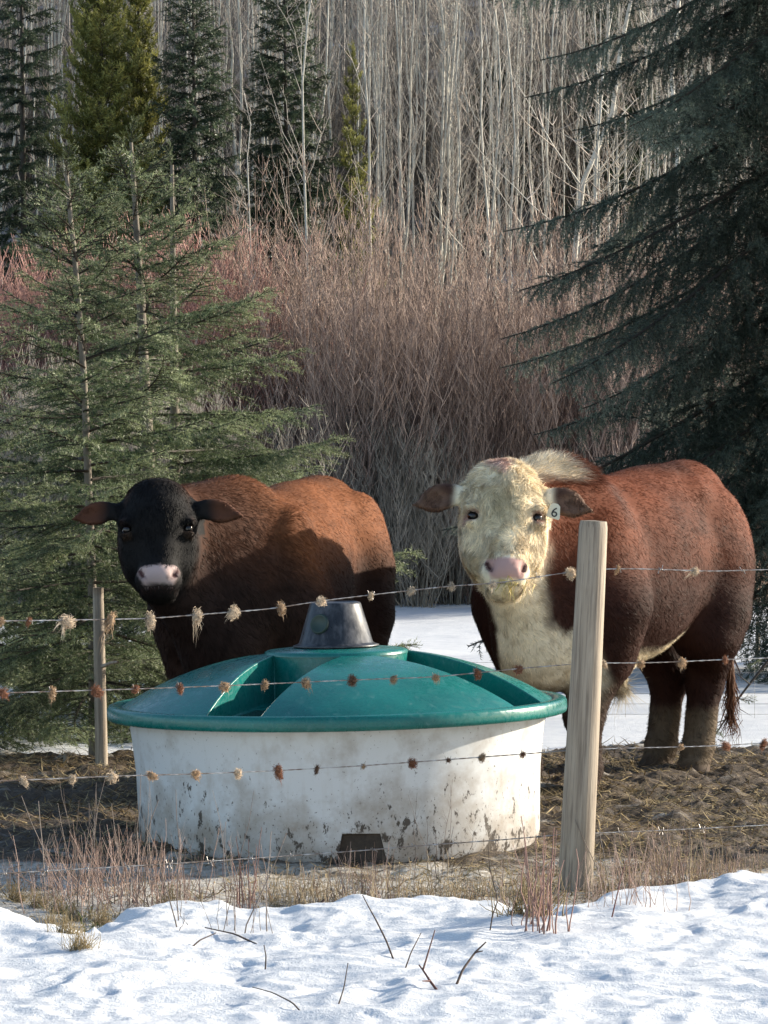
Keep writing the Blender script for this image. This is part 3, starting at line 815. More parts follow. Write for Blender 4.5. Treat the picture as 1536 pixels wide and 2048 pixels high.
bv = lido.modifiers.new('edge', 'BEVEL'); bv.width = .006; bv.segments = 2; bv.limit_method = 'ANGLE'; bv.angle_limit = R(42)
V, F = lathe([(.80, .535), (.832, .5725), (.845, .579), (.872, .581), (.884, .576), (.889, .566), (.890, .540), (.887, .528), (.880, .524), (.868, .528), (.81, .548)], 160)
rim = obj('rim', mesh_np('rim', V, [F]), M['lid'], lido)
V, F = lathe([(R0 + .003, .760), (R0 + .002, .771), (R0 - .010, .777), (.19, .785), (.0, .786)], 96)
obj('top_plate', mesh_np('top_plate', V, [F]), M['lid'], lido)
for th in BAY:   # water showing in each bay
    a_ = np.linspace(-1, 1, 9)
    rr = np.array([.50, .60, .70, .76])
    Vw = []
    for r_ in rr:
        for t in a_:
            an = th + t * .085 / r_
            z_ = floor_z(r_) + .008 
            Vw.append((r_ * math.cos(an), r_ * math.sin(an), z_))
    i = np.arange(len(rr) * 9).reshape(len(rr), 9)
    Fw = np.stack([i[:-1, :-1], i[1:, :-1], i[1:, 1:], i[:-1, 1:]], -1).reshape(-1, 4)
    obj('drinking_bowl', mesh_np('drinking_bowl', Vw, [Fw]), M['water'], lido)
V, F = lathe([(r_ * .94, .786 + (z_ - .801) * .9) for r_, z_ in [(.150, .799), (.176, .803), (.178, .810), (.160, .815), (.152, .822), (.106, .985), (.102, .992), (.094, .995), (.088, .990), (.0, .988)]], 72)
cap = obj('cap', mesh_np('cap', V, [F]), M['cap'], tank); cap['label'] = 'black tapered plastic cap with a dark green round port'
# round port on the cap's side, towards the camera's left
an = R(-90 - 30); rc = .121; zc = .88
V, F = lathe([(.0, .004), (.030, .004), (.034, .008), (.038, .006), (.040, -.002)], 32)
po = obj('port', mesh_np('port', V, [F]), M['port'], cap, loc=(rc * math.cos(an), rc * math.sin(an), zc))
nrm = Vector((math.cos(an), math.sin(an), .27)); po.rotation_euler = nrm.to_track_quat('Z', 'Y').to_euler()

# ------------------------------------------------------------------ fence
pb, pt = at(1148, 1800, 12.12), at(1187, 1042, 12.12)
pb[2] = -.05
fp = thing('fence_post', 'thick peeled wooden fence post leaning right beside the tank', 'fence post', pb)
axis_v = Vector(pt - pb); Lp = axis_v.length
fp.rotation_euler = axis_v.to_track_quat('Z', 'Y').to_euler()
zs = np.linspace(0, Lp, 60); a = np.arange(28) / 28 * 2 * math.pi
Z, A = np.meshgrid(zs, a, indexing='ij')
p3 = np.stack([np.cos(A).ravel() * 2, np.sin(A).ravel() * 2, Z.ravel() * 1.6], 1)
rad = (.061 - .012 * Z / Lp + .0022 * noise(p3, 1.3, 61, 3).reshape(Z.shape)) * np.where(Z > Lp - .012, .93, 1)
V = np.stack([rad * np.cos(A), rad * np.sin(A), Z], -1).reshape(-1, 3)
i = np.arange(len(V)).reshape(60, 28)
F = np.stack([i[:-1], np.roll(i[:-1], -1, 1), np.roll(i[1:], -1, 1), i[1:]], -1).reshape(-1, 4)
obj('shaft', mesh_np('shaft', V, [F]), M['wood'], fp)
topv = np.concatenate([V[i[-1]], [[0, 0, Lp + .003]]])
obj('sawn_top', mesh_np('sawn_top', topv, [np.stack([np.arange(28), (np.arange(28) + 1) % 28, np.full(28, 28)], 1)], smooth=False), M['endgrain'], fp)

def fence_d(px): return 12.185 + (px - 1165) * 0.00098
WIRES = {
    'top': [(-420, 1252), (0, 1242), (150, 1240), (300, 1237), (540, 1218), (640, 1202), (740, 1190), (900, 1172), (1000, 1166), (1100, 1150), (1172, 1140), (1240, 1137), (1330, 1139), (1420, 1143), (1536, 1139), (2000, 1135)],
    'second': [(-420, 1390), (0, 1386), (270, 1378), (460, 1371), (700, 1360), (870, 1354), (960, 1345), (1040, 1337), (1175, 1326), (1290, 1326), (1370, 1323), (1450, 1319), (1536, 1316), (2000, 1300)],
    'third': [(-420, 1572), (0, 1562), (120, 1557), (230, 1552), (390, 1548), (560, 1541), (720, 1532), (900, 1519), (1060, 1507), (1150, 1500), (1260, 1496), (1360, 1494), (1450, 1491), (1536, 1485), (2000, 1470)],
    'bottom': [(-420, 1765), (0, 1747), (300, 1730), (500, 1717), (700, 1703), (860, 1690), (1000, 1680), (1140, 1668), (1300, 1662), (1536, 1650), (2000, 1630)],
}
TUFTS = {
    'top': [(2, 'tanlong', 1.0), (58, 'rusty', .7), (135, 'palelong', 1.3), (222, 'tanlong', 1.3), (300, 'pale', 1.25), (394, 'palelong', 1.1), (470, 'pale', 1.05), (562, 'tan', 1.15), (642, 'pale', 1.15), (742, 'pale', .8), (824, 'pale', 1.05), (904, 'pale', .85), (986, 'palelong', .7), (1142, 'pale', 1.05), (1391, 'palelong', .8), (1236, 'tan', .7)],
    'second': [(4, 'rusty', 1.1), (105, 'tan', 1.1), (192, 'rusty', 1.0), (270, 'rusty', .9), (360, 'rusty', 1.15), (449, 'tan', 1.1), (530, 'tan', 1.15), (611, 'tanlong', 1.0), (705, 'dark', .95), (788, 'tan', .85), (871, 'tanlong', .75), (954, 'rusty', 1.0), (1038, 'rusty', .85), (1206, 'pale', .9), (1281, 'tan', .95), (1365, 'tan', 1.0), (1450, 'rusty', .75)],
    'third': [(46, 'pale', 1.0), (145, 'pale', .95), (226, 'pale', 1.05), (304, 'tan', .95), (390, 'tan', 1.0), (476, 'pale', .9), (556, 'rusty', 1.1), (634, 'dark', .7), (727, 'tan', .7), (824, 'rusty', .95), (896, 'dark', .65), (964, 'tan', .85), (1046, 'rusty', .7), (1363, 'tan', .7), (1450, 'rusty', .8), (1528, 'rusty', 1.0)],
}
ORD = {'top': 'topmost', 'second': 'second highest', 'third': 'third highest', 'bottom': 'lowest'}
barb_mb = MB()
for s in (0, 1):
    t = np.linspace(0, 2 * math.pi * 1.6, 14)
    coil = np.stack([np.linspace(-.005, .005, 14) + .004 * (s - .5), .0032 * np.cos(t + s * 3), .0032 * np.sin(t + s * 3)], 1)
    e0 = coil[0] + np.array([-.004, .006, .015 if s else -.012]); e1 = coil[-1] + np.array([.004, -.007, .015 if not s else -.015])
    v_, f_ = tube1(np.concatenate([[e0], coil, [e1]]), .0011, 4); barb_mb.add(v_, f_)
barb_me = barb_mb.mesh('barb')
wire_pts = {}
for nmz, pts in WIRES.items():
    xs = np.array([p[0] for p in pts], float); ys = np.array([p[1] for p in pts], float)
    sx = np.arange(xs[0], xs[-1], 12.0); sy = np.interp(sx, xs, ys)
    ker = np.ones(7) / 7; sy = np.convolve(np.pad(sy, 3, mode='edge'), ker, 'valid')
    P = np.stack([at(x, y, fence_d(x)) for x, y in zip(sx, sy)])
    wire_pts[nmz] = (sx, P)
    t = thing('barbed_wire', f'{ORD[nmz]} strand of barbed wire running across in front of the tank', 'barbed wire', P[len(P) // 2], group='barbed wire fence strands')
    o0 = P[len(P) // 2]
    mb = MB()
    ph = np.arange(len(P) * 4) * .55
    Pi = np.stack([np.interp(np.arange(len(P) * 4) / 4, np.arange(len(P)), P[:, k]) for k in range(3)], 1) - o0
    for s in (0, math.pi):
        off = np.stack([np.zeros(len(Pi)), .0011 * np.cos(ph + s), .0011 * np.sin(ph + s)], 1)
        v_, f_ = tubes((Pi + off)[None], np.full((1, len(Pi)), .0012), 4); mb.add(v_, f_)
    obj('strand', mb.mesh('strand'), M['wire'], t)
    arc = np.concatenate([[0], np.cumsum(np.linalg.norm(np.diff(P, axis=0), axis=1))])
    bx_ = sorted(x_ for x_, *_ in TUFTS.get(nmz, []))
    bx_ += [x_ for x_ in np.arange(-400, 1990, 82.0) if not bx_ or min(abs(x_ - q_) for q_ in bx_) > 62]
    for x_ in bx_:
        q = np.array([np.interp(x_, sx, P[:, c]) for c in range(3)]) - o0
        obj('barb', barb_me, M['wire'], t, loc=q, rot=(random.uniform(0, 6.28), 0, .05))

# tufts of cattle hair caught on the barbs
def tuft_mesh(seed, L, tone):
    r = np.random.default_rng(seed); mb = MB(); n = 230
    bm = bmesh.new(); bmesh.ops.create_icosphere(bm, subdivisions=2, radius=1)
    v = np.array([q.co for q in bm.verts]); f = np.array([[q.index for q in fc.verts] for fc in bm.faces]); bm.free()
    v = v * np.array([.017, .014, .019]) * (1 + .8 * noise(v, 1.6, seed, 3))[:, None] + np.array([0, 0, -.006])
    mb.add(v, f, mix(np.array(tone) * .45, np.array(tone) * 1.1, .5 + .5 * noise(v, 160, seed + 3, 2)))
    ph = r.uniform(0, 6.28, n); th = r.normal(0, .7, n)
    th = np.clip(th, -1, 1); root = np.stack([.016 * np.cos(ph) * np.sqrt(1.05 - th * th), .013 * np.sin(ph) * np.sqrt(1.05 - th * th), .019 * th - .006], 1)
    swirl = np.stack([-np.sin(ph), np.cos(ph), .3 * r.normal(0, 1, n)], 1)
    hang = (r.random(n) < .22) & (th < .2) & (np.cos(ph + seed) > -.2)
    d1 = norm(np.where(hang[:, None], np.array([.1, 0, -1.0]), swirl) + r.normal(0, .35, (n, 3)) + root * 14)
    d2 = norm(np.where(hang[:, None], np.array([-.2, 0, -1.0]) - root * np.array([30, 30, 0]), -root * 50 + swirl * .6) + r.normal(0, .28, (n, 3)))
    Lh = np.where(hang, r.uniform(.4, 1.0, n) * L, r.uniform(.014, .038, n))
    v_, f4, f3 = ribbons(root, d1, d2, Lh, r.uniform(.0008, .0016, n), norm(r.normal(0, 1, (n, 3))))
    c = np.repeat(np.array(tone)[None] * r.uniform(.6, 1.4, n)[:, None], 5, 0)
    k0 = mb.n; mb.add(v_, f4, c); mb.F.setdefault(3, []).append(f3 + k0)
    return mb.mesh('hair_tuft')
pale, tan, rusty, dark = (.56, .45, .33), (.42, .29, .18), (.26, .12, .07), (.15, .09, .06)
TM = {k: [tuft_mesh(70 + i * 7 + j, L, t) for j in range(3)] for i, (k, L, t) in enumerate([('pale', .035, pale), ('palelong', .085, pale), ('tan', .04, tan), ('tanlong', .08, tan), ('rusty', .035, rusty), ('dark', .03, dark)])}
tone_word = {'pale': 'pale', 'palelong': 'long pale', 'tan': 'tan', 'tanlong': 'long straggly tan', 'rusty': 'rusty brown', 'dark': 'small dark'}
def ordinal(n): return f"{n}{'th' if 10 <= n % 100 <= 20 else {1: 'st', 2: 'nd', 3: 'rd'}.get(n % 10, 'th')}"
for wn_, lst in TUFTS.items():
    sx, P = wire_pts[wn_]
    for k, (x, kd, sc) in enumerate(sorted(lst)):
        q = np.array([np.interp(x, sx, P[:, c]) for c in range(3)])
        o = obj('hair_tuft', random.choice(TM[kd]), M['tuft'], loc=q, rot=(random.gauss(0, .35), random.gauss(0, .7), random.uniform(0, 6.28)), scale=(sc * random.uniform(.45, .95), sc * random.uniform(.45, .9), sc * random.uniform(.55, 1.05)))
        tag(o, f'{tone_word[kd]} tuft of cattle hair, {ordinal(k + 1)} from the left on the {ORD[wn_]} wire', 'hair tuft', 'hair tufts caught on the fence wires')

q0, q1 = at(204, 1548, 16.75), at(196, 1175, 16.75); q0[2] = -.02
v_, f_ = tube1([q0 - q0, (q0 + q1) / 2 - q0, q1 - q0], [.031, .029, .026], 14, 20)
mb = MB(); mb.add(v_, f_); mb.F.setdefault(14, []).append(np.arange(len(v_) - 14, len(v_))[None])
sp_ = thing('fence_post', 'slender weathered wooden post in front of the left spruce', 'fence post', q0)
obj('shaft', mb.mesh('shaft'), M['wood'], sp_)
v_, f_ = tube1([at(204, 1333, 16.73) - q0, at(222, 1326, 16.7) - q0, at(236, 1324, 16.68) - q0], [.010, .008, .006], 8); obj('branch_stub', mesh_np('branch_stub', v_, [f_]), M['wood'], sp_)
q0 = at(131, 1547, 16.9); q0[2] = -.02
v_, f_ = tube1([(0, 0, 0), (0, 0, .06), (.004, 0, .12)], [.014, .013, .012], 10, 6); mb = MB(); mb.add(v_, f_); mb.F.setdefault(10, []).append(np.arange(len(v_) - 10, len(v_))[None])
tag(obj('wooden_stake', mb.mesh('wooden_stake'), M['wood'], loc=q0), 'short pale stub of a stake left of the slender post', 'stake')

# far stake and woven wire fence on the right
sb = at(1515, 1306, 27.4); sb[2] = float(terrain(np.array([sb[0]]), np.array([sb[1]]))[0]) - .03
v_, f_ = tube1([(0, 0, 0), (0, 0, .15), (.003, 0, .31)], [.017, .017, .016], 10, 6)
mb = MB(); mb.add(v_, f_); top = np.arange(len(v_) - 10, len(v_)); mb.F.setdefault(10, []).append(top[None])
st = obj('wooden_stake', mb.mesh('wooden_stake', True), M['wood'], loc=sb)
tag(st, 'short slim wooden stake standing in the snow behind the white faced bull', 'stake')
WF = thing('woven_wire_fence', 'thin woven wire mesh fence crossing the snow behind the bulls', 'wire fence', (2.0, 20.3, 0))
v_, f_ = tubes(np.array([[(-4.6, 0, 0), (4.5, 0, .0)]]), np.full((1, 2), .0011), 4); hw_me = mesh_np('horizontal_wire', v_, [f_])
v_, f_ = tubes(np.array([[(0, 0, .01), (0, 0, .345)]]), np.full((1, 2), .0009), 4); vw_me = mesh_np('vertical_wire', v_, [f_])
for z in (.04, .10, .16, .22, .28, .34): obj('horizontal_wire', hw_me, M['wire'], WF, loc=(0, 0, z))
for k in range(60): obj('vertical_wire', vw_me, M['wire'], WF, loc=(-4.5 + k * .15, .002, 0))

# ------------------------------------------------------------------ conifers
def gen_bough(L, seed, nl=.020, nw=.0016, dens=330, droop=.20, tip=.12, sag=.35, spacing=.055, sec=.40, green=((.042, .066, .026), (.35, .39, .21)), lift=0.0, fat=1.0, elv=.16, clump=False):
    r = np.random.default_rng(seed)
    mb = MB(); segs = []
    t = np.linspace(0, 1, 12)
    main = np.stack([L * t, .05 * L * np.sin(t * 3 + r.uniform(0, 6)), L * (-droop * t ** 1.4 + tip * t ** 3)], 1)
    bark = (.055, .042, .030)
    v, f = tubes(main[None], (np.linspace(.0085, .002, 12) * (.5 + L * .6))[None], 4); mb.add(v, f, bark)
    for k in range(3, 11): segs.append((main[k], main[k + 1]))
    ns = max(6, int(L / spacing))
    SP = []
    for i in range(ns):
        ti = .10 + .88 * (i + r.uniform(-.3, .3)) / ns
        ti = min(max(ti, .08), .99)
        p0 = np.array([np.interp(ti, t, main[:, k]) for k in range(3)])
        for s in (-1, 1):
            if r.random() < .08: continue
            ln = (sec * L * (1 - ti) ** .75 * (.35 + .65 * min(1, ti / .25)) + .05) * r.uniform(.65, 1.15)
            ang = R(r.uniform(42, 66)); el = r.normal(lift, elv)
            d = np.array([math.cos(ang), s * math.sin(ang), el])
            u = np.linspace(0, 1, 6)
            pp = p0 + d * (u * ln)[:, None] + np.array([0, 0, -1.0]) * (sag * ln * u ** 1.6)[:, None] + np.array([.12 * ln, 0, 0]) * (u ** 2)[:, None]
            SP.append(pp)
            for k in range(5): segs.append((pp[k], pp[k + 1]))
            if ln > .13:
                nt_ = int(ln / .05)
                for j in range(nt_):
                    uj = .2 + .75 * j / nt_
                    q0 = np.array([np.interp(uj, u, pp[:, k]) for k in range(3)])
                    for s2 in (-1, 1):
                        if r.random() < .2: continue
                        l3 = (.30 * ln * (1 - uj) + .035) * r.uniform(.7, 1.2)
                        dd = norm(d + np.array([.2, s2 * s * .0, 0]) + s2 * .85 * np.cross(norm(d), [0, 0, 1.0]))
                        q1 = q0 + dd * l3 + np.array([0, 0, -sag * .8 * l3 + r.normal(0, .02)])
                        segs.append((q0, (q0 + q1) / 2 + np.array([0, 0, .08 * l3]))); segs.append((segs[-1][1], q1))
    SP = np.array(SP); v, f = tubes(SP, np.broadcast_to(np.linspace(.003, .001, 6) * fat, SP.shape[:2]), 3); mb.add(v, f, bark)
    A = np.array([s[0] for s in segs]); B = np.array([s[1] for s in segs])
    ln = np.linalg.norm(B - A, axis=1)
    cnt = np.maximum(3, (ln * dens * r.uniform(.8, 1.2, len(ln))).astype(int))
    idx = np.repeat(np.arange(len(A)), cnt); n = len(idx)
    u = r.random(n)[:, None]
    p = A[idx] * (1 - u) + B[idx] * u
    d = norm(B - A)[idx]
    rad = norm(np.cross(d, norm(r.normal(0, 1, (n, 3)))))
    nd_ = norm(d * .62 + rad * .8 + np.array([0, 0, .18]))
    l = nl * r.uniform(.7, 1.15, n)
    side = norm(np.cross(nd_, rad + .3 * r.normal(0, 1, (n, 3)))) * nw * fat
    V = np.stack([p - side, p + side, p + nd_ * l[:, None]], 1).reshape(-1, 3)
    g0, g1 = np.array(green[0]), np.array(green[1])
    end = np.array([q_[2] for q_ in segs])[idx] if len(segs[0]) > 2 else 0
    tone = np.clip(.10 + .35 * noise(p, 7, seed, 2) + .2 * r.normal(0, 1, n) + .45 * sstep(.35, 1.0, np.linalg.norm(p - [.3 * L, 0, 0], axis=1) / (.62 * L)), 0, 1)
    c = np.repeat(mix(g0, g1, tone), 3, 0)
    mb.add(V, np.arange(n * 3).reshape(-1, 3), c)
    return mb.mesh('bough', smooth=False)

def conifer(name, label, trunk_pts, trunk_r, z0, Lmax, power, lib, n_boughs, seed, top_up=.9, low=-.08, bark='spruce_bark', group=None, az_bias=None, cut=None):
    r = np.random.default_rng(seed)
    pts = np.array(trunk_pts, float); base = pts[0].copy()
    t = thing(name, label, 'tree', base, group=group)
    P = pts - base
    v, f = tube1(P, np.interp(np.linspace(0, 1, len(P)), [0, 1], [trunk_r, .010]), 12, 40)
    v = v + .05 * trunk_r * noise(v, 9, seed, 2)[:, None]
    obj('trunk', mesh_np('trunk', v, [f]), M[bark], t)
    H = P[-1][2]
    # crown: leader shoot at the top, boughs below it
    lead = min(lib, key=lambda a: a[0])[1]
    crown = obj('crown', random.choice(lead), M['needle'], t, loc=P[-1] - np.array([0, 0, .02]), rot=(0, R(-86), r.uniform(0, 6)))
    crown.scale = (.8, .55, .55)
    inv = Matrix.LocRotScale(crown.location, crown.rotation_euler, crown.scale).inverted()
    for i in range(n_boughs):
        q = (i + r.uniform(.1, .9)) / n_boughs
        z = z0 + (H - z0) * (q ** 1.05)
        h = (z - z0) / (H - z0)
        L = Lmax * max(1 - h, .0) ** power * r.uniform(.72, 1.12) + .07
        az = i * 2.399963 + r.uniform(-.35, .35)
        pos = np.array([np.interp(z, P[:, 2], P[:, k]) for k in range(3)])
        if cut is not None and cut(base + pos, az, L): continue
        size, meshes = min(lib, key=lambda a: abs(math.log(a[0] / L)))
        pitch = low + (top_up - low) * h ** 1.6 + r.normal(0, .07)
        s = L / size
        b_ = obj('bough', meshes[r.integers(len(meshes))], M['needle'], crown)
        b_.matrix_parent_inverse = inv
        b_.location = pos; b_.rotation_euler = (r.normal(0, .12), -pitch, az); b_.scale = (s, s * r.uniform(.9, 1.15), s)
    return t

near = [(l, [gen_bough(l, 100 + i * 10 + j) for j in range(3)]) for i, l in enumerate((.22, .5, .95, 1.5))]
dark_g = ((.045, .064, .048), (.21, .245, .185))
big = [(l, [gen_bough(l, 200 + i * 10 + j, nl=.026, nw=.0026, dens=260, droop=.12, tip=.14, sag=.62, spacing=.042, sec=.22, green=dark_g, elv=.42, clump=True) for j in range(4)]) for i, l in enumerate((1.0, 1.8, 2.7))]
far_s = [(l, [gen_bough(l, 300 + i * 10 + j, nl=.04, nw=.0065, dens=130, droop=.30, tip=.16, sag=.7, spacing=.08, sec=.42, green=((.036, .056, .034), (.125, .160, .090))) for j in range(2)]) for i, l in enumerate((.4, .8, 1.3))]
far_p = [(l, [gen_bough(l, 400 + i * 10 + j, nl=.065, nw=.007, dens=150, droop=.02, tip=.30, sag=-.45, spacing=.11, sec=.36, lift=.25, green=((.11, .125, .032), (.44, .42, .13))) for j in range(2)]) for i, l in enumerate((.4, .8, 1.3))]

G1 = 16.95
G1 = 17.4
tp = [at(188, 1530, G1), at(187, 1400, G1), at(185, 1200, G1), at(176, 950, G1), at(167, 740, G1), at(150, 520, G1), at(132, 345, G1)]; tp[0][2] = -.02
conifer('spruce_tree', 'young frosted green spruce nearest the left edge behind the slender post', tp, .028, .30, .86, .58, near, 84, 31, group='young spruces at the left')
tp = [at(318, 1470, 20.2), at(300, 1000, 20.2), at(282, 600, 20.2), at(262, 285, 20.2)]; tp[0][2] = -.02
conifer('spruce_tree', 'wide dense young spruce directly behind the dark faced bull', tp, .055, .2, 1.75, .80, near, 82, 32, group='young spruces at the left')
tp = [at(352, 1465, 20.9), at(350, 900, 20.9), at(344, 330, 20.9)]; tp[0][2] = -.02
conifer('spruce_tree', 'bushy spruce with a rounded top close behind the wide spruce', tp, .05, .4, 1.25, .70, near, 44, 33, group='young spruces at the left')
tp = [at(-60, 1500, 18.6), at(-64, 1000, 18.6), at(-66, 610, 18.6)]; tp[0][2] = -.02
conifer('spruce_tree', 'small spruce whose boughs reach in at the left edge', tp, .04, .1, 1.0, .7, near, 60, 34, group='young spruces at the left')

bx = at(1625, 1300, 25.0)
tp = [(bx[0], 25.0, -.05), (bx[0] + .02, 25.0, 4), (bx[0], 25.05, 9), (bx[0] - .05, 25.1, 16)]
def cut_big(p, az, L):   # the lower boughs on the bull's side are gone
    return p[2] < 1.6 and math.cos(az) < .2 and random.random() < .55
conifer('spruce_tree', 'tall dark spruce with drooping boughs at the right edge', tp, .22, .8, 2.85, .45, big, 215, 35, top_up=-.05, low=-.50, bark='dark_bark', cut=cut_big)

BG = [  # name, label, px, top py, distance, radius, library
    ('pine_tree', 'dark slim pine at the upper left edge', 40, -260, 47, .95, far_s, 150),
    ('pine_tree', 'yellow green sunlit pine at the upper left', 195, -330, 45, 1.05, far_p, 210),
    ('pine_tree', 'second yellow green pine just right of the sunlit one', 275, -150, 46, .80, far_p, 150),
    ('spruce_tree', 'narrow blue green spruce right of the yellow green pines', 385, -60, 45, .95, far_s, 210),
    ('spruce_tree', 'narrow spruce with lit right side near the top centre left', 568, -90, 46, 1.0, far_s, 210),
    ('pine_tree', 'small yellow green pine among bare stems right of the narrow spruces', 705, 130, 46, .55, far_p, 80),
    ('spruce_tree', 'dark spruce half hidden among pale aspens at the upper right', 1235, -60, 58, 1.0, far_s, 130),
    ('spruce_tree', 'dim spruce deep among the aspens at the top centre right', 1010, 120, 62, 1.0, far_s, 100),
]
for i, (nm_, lb, px_, ty, d, rad, lib, nb) in enumerate(BG):
    x = (px_ - 768) / FPX * d; gz = float(terrain(np.array([x]), np.array([float(d)]))[0]) - .05
    tz = at(px_, ty, d)[2]
    conifer(nm_, lb, [(x, d, gz), (x + .05, d, (gz + tz) / 2), (x, d, tz)], .07, .35, rad, .42, lib, nb, 500 + i, top_up=.7 if lib is far_s else .9, low=-.1 if lib is far_s else .15, bark='dark_bark', group='conifers on the wooded slope')

# ------------------------------------------------------------------ bare aspens, willow thicket
def branchy(P, rad, n, lo, hi, lmin, lmax, up, rr, r, seg=6, split=0):
    """side branches on a stem polyline"""
    t = r.uniform(lo, hi, n); S = len(P)
    base = np.stack([np.interp(t * (S - 1), np.arange(S), P[:, k]) for k in range(3)], 1)
    ph = r.uniform(0, 6.283, n)
    d = np.stack([np.cos(ph), np.sin(ph), r.uniform(up[0], up[1], n)], 1); d = norm(d)
    ln = r.uniform(lmin, lmax, n) * (1.15 - t)
    u = np.linspace(0, 1, seg)
    Q = base[:, None, :] + d[:, None, :] * (ln[:, None] * u)[..., None]
    Q[..., 2] += (ln[:, None] * .35 * u ** 2)
    Q += (r.normal(0, .03, (n, seg, 3)) * ln[:, None, None]) * u[None, :, None]
    return Q, np.linspace(1, .25, seg)[None] * (rr * (1.1 - .7 * t))[:, None]

def aspen_mesh(seed, h, r0):
    r = np.random.default_rng(seed)
    z = np.linspace(0, 1, 16)
    w = np.cumsum(r.normal(0, .009, (16, 2)), 0) * h * .35
    P = np.stack([w[:, 0], w[:, 1], z * h], 1); P[:, :2] -= P[0, :2]
    trunk = tubes(P[None], (r0 * (1 - .85 * z))[None], 7)
    mb = MB()
    Q, qr = branchy(P, r0, 30, .22, .98, .6, 1.9, (1.2, 3.4), r0 * .34, r)
    v, f = tubes(Q, qr, 4); mb.add(v, f, (.40, .37, .32))
    for k in range(len(Q)):
        Q2, q2 = branchy(Q[k], .01, 5, .3, .95, .2, .8, (.3, 1.6), .006, r, 4)
        v, f = tubes(Q2, q2, 3); mb.add(v, f, (.34, .29, .25))
    return mesh_np('trunk', *[trunk[0], [trunk[1]]]), mb.mesh('crown')

ASP = [aspen_mesh(600 + i, random.uniform(10, 13.5), random.uniform(.012, .022)) for i in range(9)]
def place_aspen(px_, d, var, sc, label, group):
    x = (px_ - 768) / FPX * d; gz = float(terrain(np.array([x]), np.array([float(d)]))[0])
    t = thing('aspen_tree', label, 'tree', (x, d, gz - .05), random.uniform(0, 6.28), group)
    t.scale = (sc[0], sc[0], sc[1])
    t.rotation_euler = (random.gauss(0, .018), random.gauss(0, .018), random.uniform(0, 6.28))
    obj('trunk', ASP[var][0], M['aspen'], t); obj('crown', ASP[var][1], M['twig'], t)
SPECIAL = [(1088, 44.5, 'thick pale aspen rising beside the tips of the dark spruce', 2.9), (497, 40.5, 'crooked pale young birch rising out of the red brush', 1.2), (1355, 38.5, 'pale aspen trunk showing through the dark spruce boughs', 2.4),
           (1150, 44, 'slim pale aspen second from the dark spruce tips', 1.6), (745, 45, 'tall pale aspen standing near the top centre', 1.4), (612, 44, 'forked pale aspen in front of the narrow spruces', 1.3), (955, 46, 'pale aspen midway between centre and the dark spruce', 1.4)]
for i, (px_, d, lb, s) in enumerate(SPECIAL): place_aspen(px_, d, i % 9, (s, 1.0 if px_ != 497 else .48), lb, 'bare aspens on the slope')
for k in range(270):
    px_ = random.uniform(-160, 1700); d = random.uniform(47.5, 66)
    s = random.uniform(.8, 1.5)
    place_aspen(px_, d, random.randrange(9), (s, random.uniform(.75, 1.1)), 'one of many slender pale bare aspens crowding the slope behind', 'bare aspens crowding the slope')

# the far wood reads as one mass
r = np.random.default_rng(77); mb = MB(); n = 2100
d = r.uniform(60, 118, n); px_ = r.uniform(-900, 2450, n); x = (px_ - 768) / FPX * d
gz = terrain(x, d); h = r.uniform(8, 14, n)
z = np.linspace(0, 1, 8)
P = np.stack([x[:, None] + np.cumsum(r.normal(0, .05, (n, 8)), 1), d[:, None] + np.cumsum(r.normal(0, .05, (n, 8)), 1), gz[:, None] - .1 + h[:, None] * z], -1)
rr = r.uniform(.014, .030, n)[:, None] * (1 - .8 * z)
v, f = tubes(P, rr, 4)
mb.add(v, f, np.repeat(mix(np.array([.09, .08, .075]), np.array([.42, .39, .35]), r.random(n) ** 2), 32, 0))
Q = np.concatenate([branchy(P[k], .03, 9, .3, .98, .7, 2.2, (.7, 2.0), .011, r, 4)[0] for k in range(n)])
v, f = tubes(Q, np.broadcast_to(np.linspace(.012, .004, 4), Q.shape[:2]), 3); mb.add(v, f, (.15, .135, .125))
fw = obj('distant_wood', mb.mesh('distant_wood'), M['twig']); tag(fw, 'dense mass of bare grey aspens far up the hillside', 'trees', kind='stuff')

def willow_mesh(seed, h, n, c0, c1, spread):
    r = np.random.default_rng(seed); mb = MB()
    ph = r.uniform(0, 6.283, n); a = np.abs(r.normal(0, spread, n)); ln = h * r.uniform(.55, 1.05, n)
    b0 = np.stack([np.cos(ph) * r.uniform(0, .28, n), np.sin(ph) * r.uniform(0, .28, n), np.zeros(n)], 1)
    u = np.linspace(0, 1, 9)
    hor = np.stack([np.cos(ph), np.sin(ph), 0 * ph], 1)
    P = b0[:, None, :] + hor[:, None, :] * (ln[:, None] * np.sin(a)[:, None] * (u + .25 * u * (1 - u)))[..., None]
    P[..., 2] += ln[:, None] * np.cos(a)[:, None] * u
    P += np.cumsum(r.normal(0, .022, (n, 9, 3)), 1) * [1, 1, .3]
    v, f = tubes(P, r.uniform(.004, .010, n)[:, None] * (1 - .75 * u), 3)
    c = mix(np.array(c0), np.array(c1), r.random(n)); mb.add(v, f, np.repeat(c, 27, 0))
    Qs, qr, qc = [], [], []
    for k in range(n):
        Q, q2 = branchy(P[k], .01, 11, .2, .97, .3, 1.1, (.7, 2.4), .0055, r, 4)
        Qs.append(Q); qr.append(q2); qc.append(np.repeat(c[k][None] * 1.15, 11, 0))
    Q = np.concatenate(Qs); v, f = tubes(Q, np.concatenate(qr), 3); mb.add(v, f, np.repeat(np.concatenate(qc), 12, 0))
    Q2 = np.concatenate([branchy(Q[k], .01, 2, .3, .95, .12, .35, (.6, 2.0), .003, r, 3)[0] for k in range(len(Q))])
    v, f = tubes(Q2, np.broadcast_to(np.linspace(.0035, .0018, 3), Q2.shape[:2]), 3); mb.add(v, f, np.array(c1) * 1.1)
    return mb.mesh('willow_shrub')
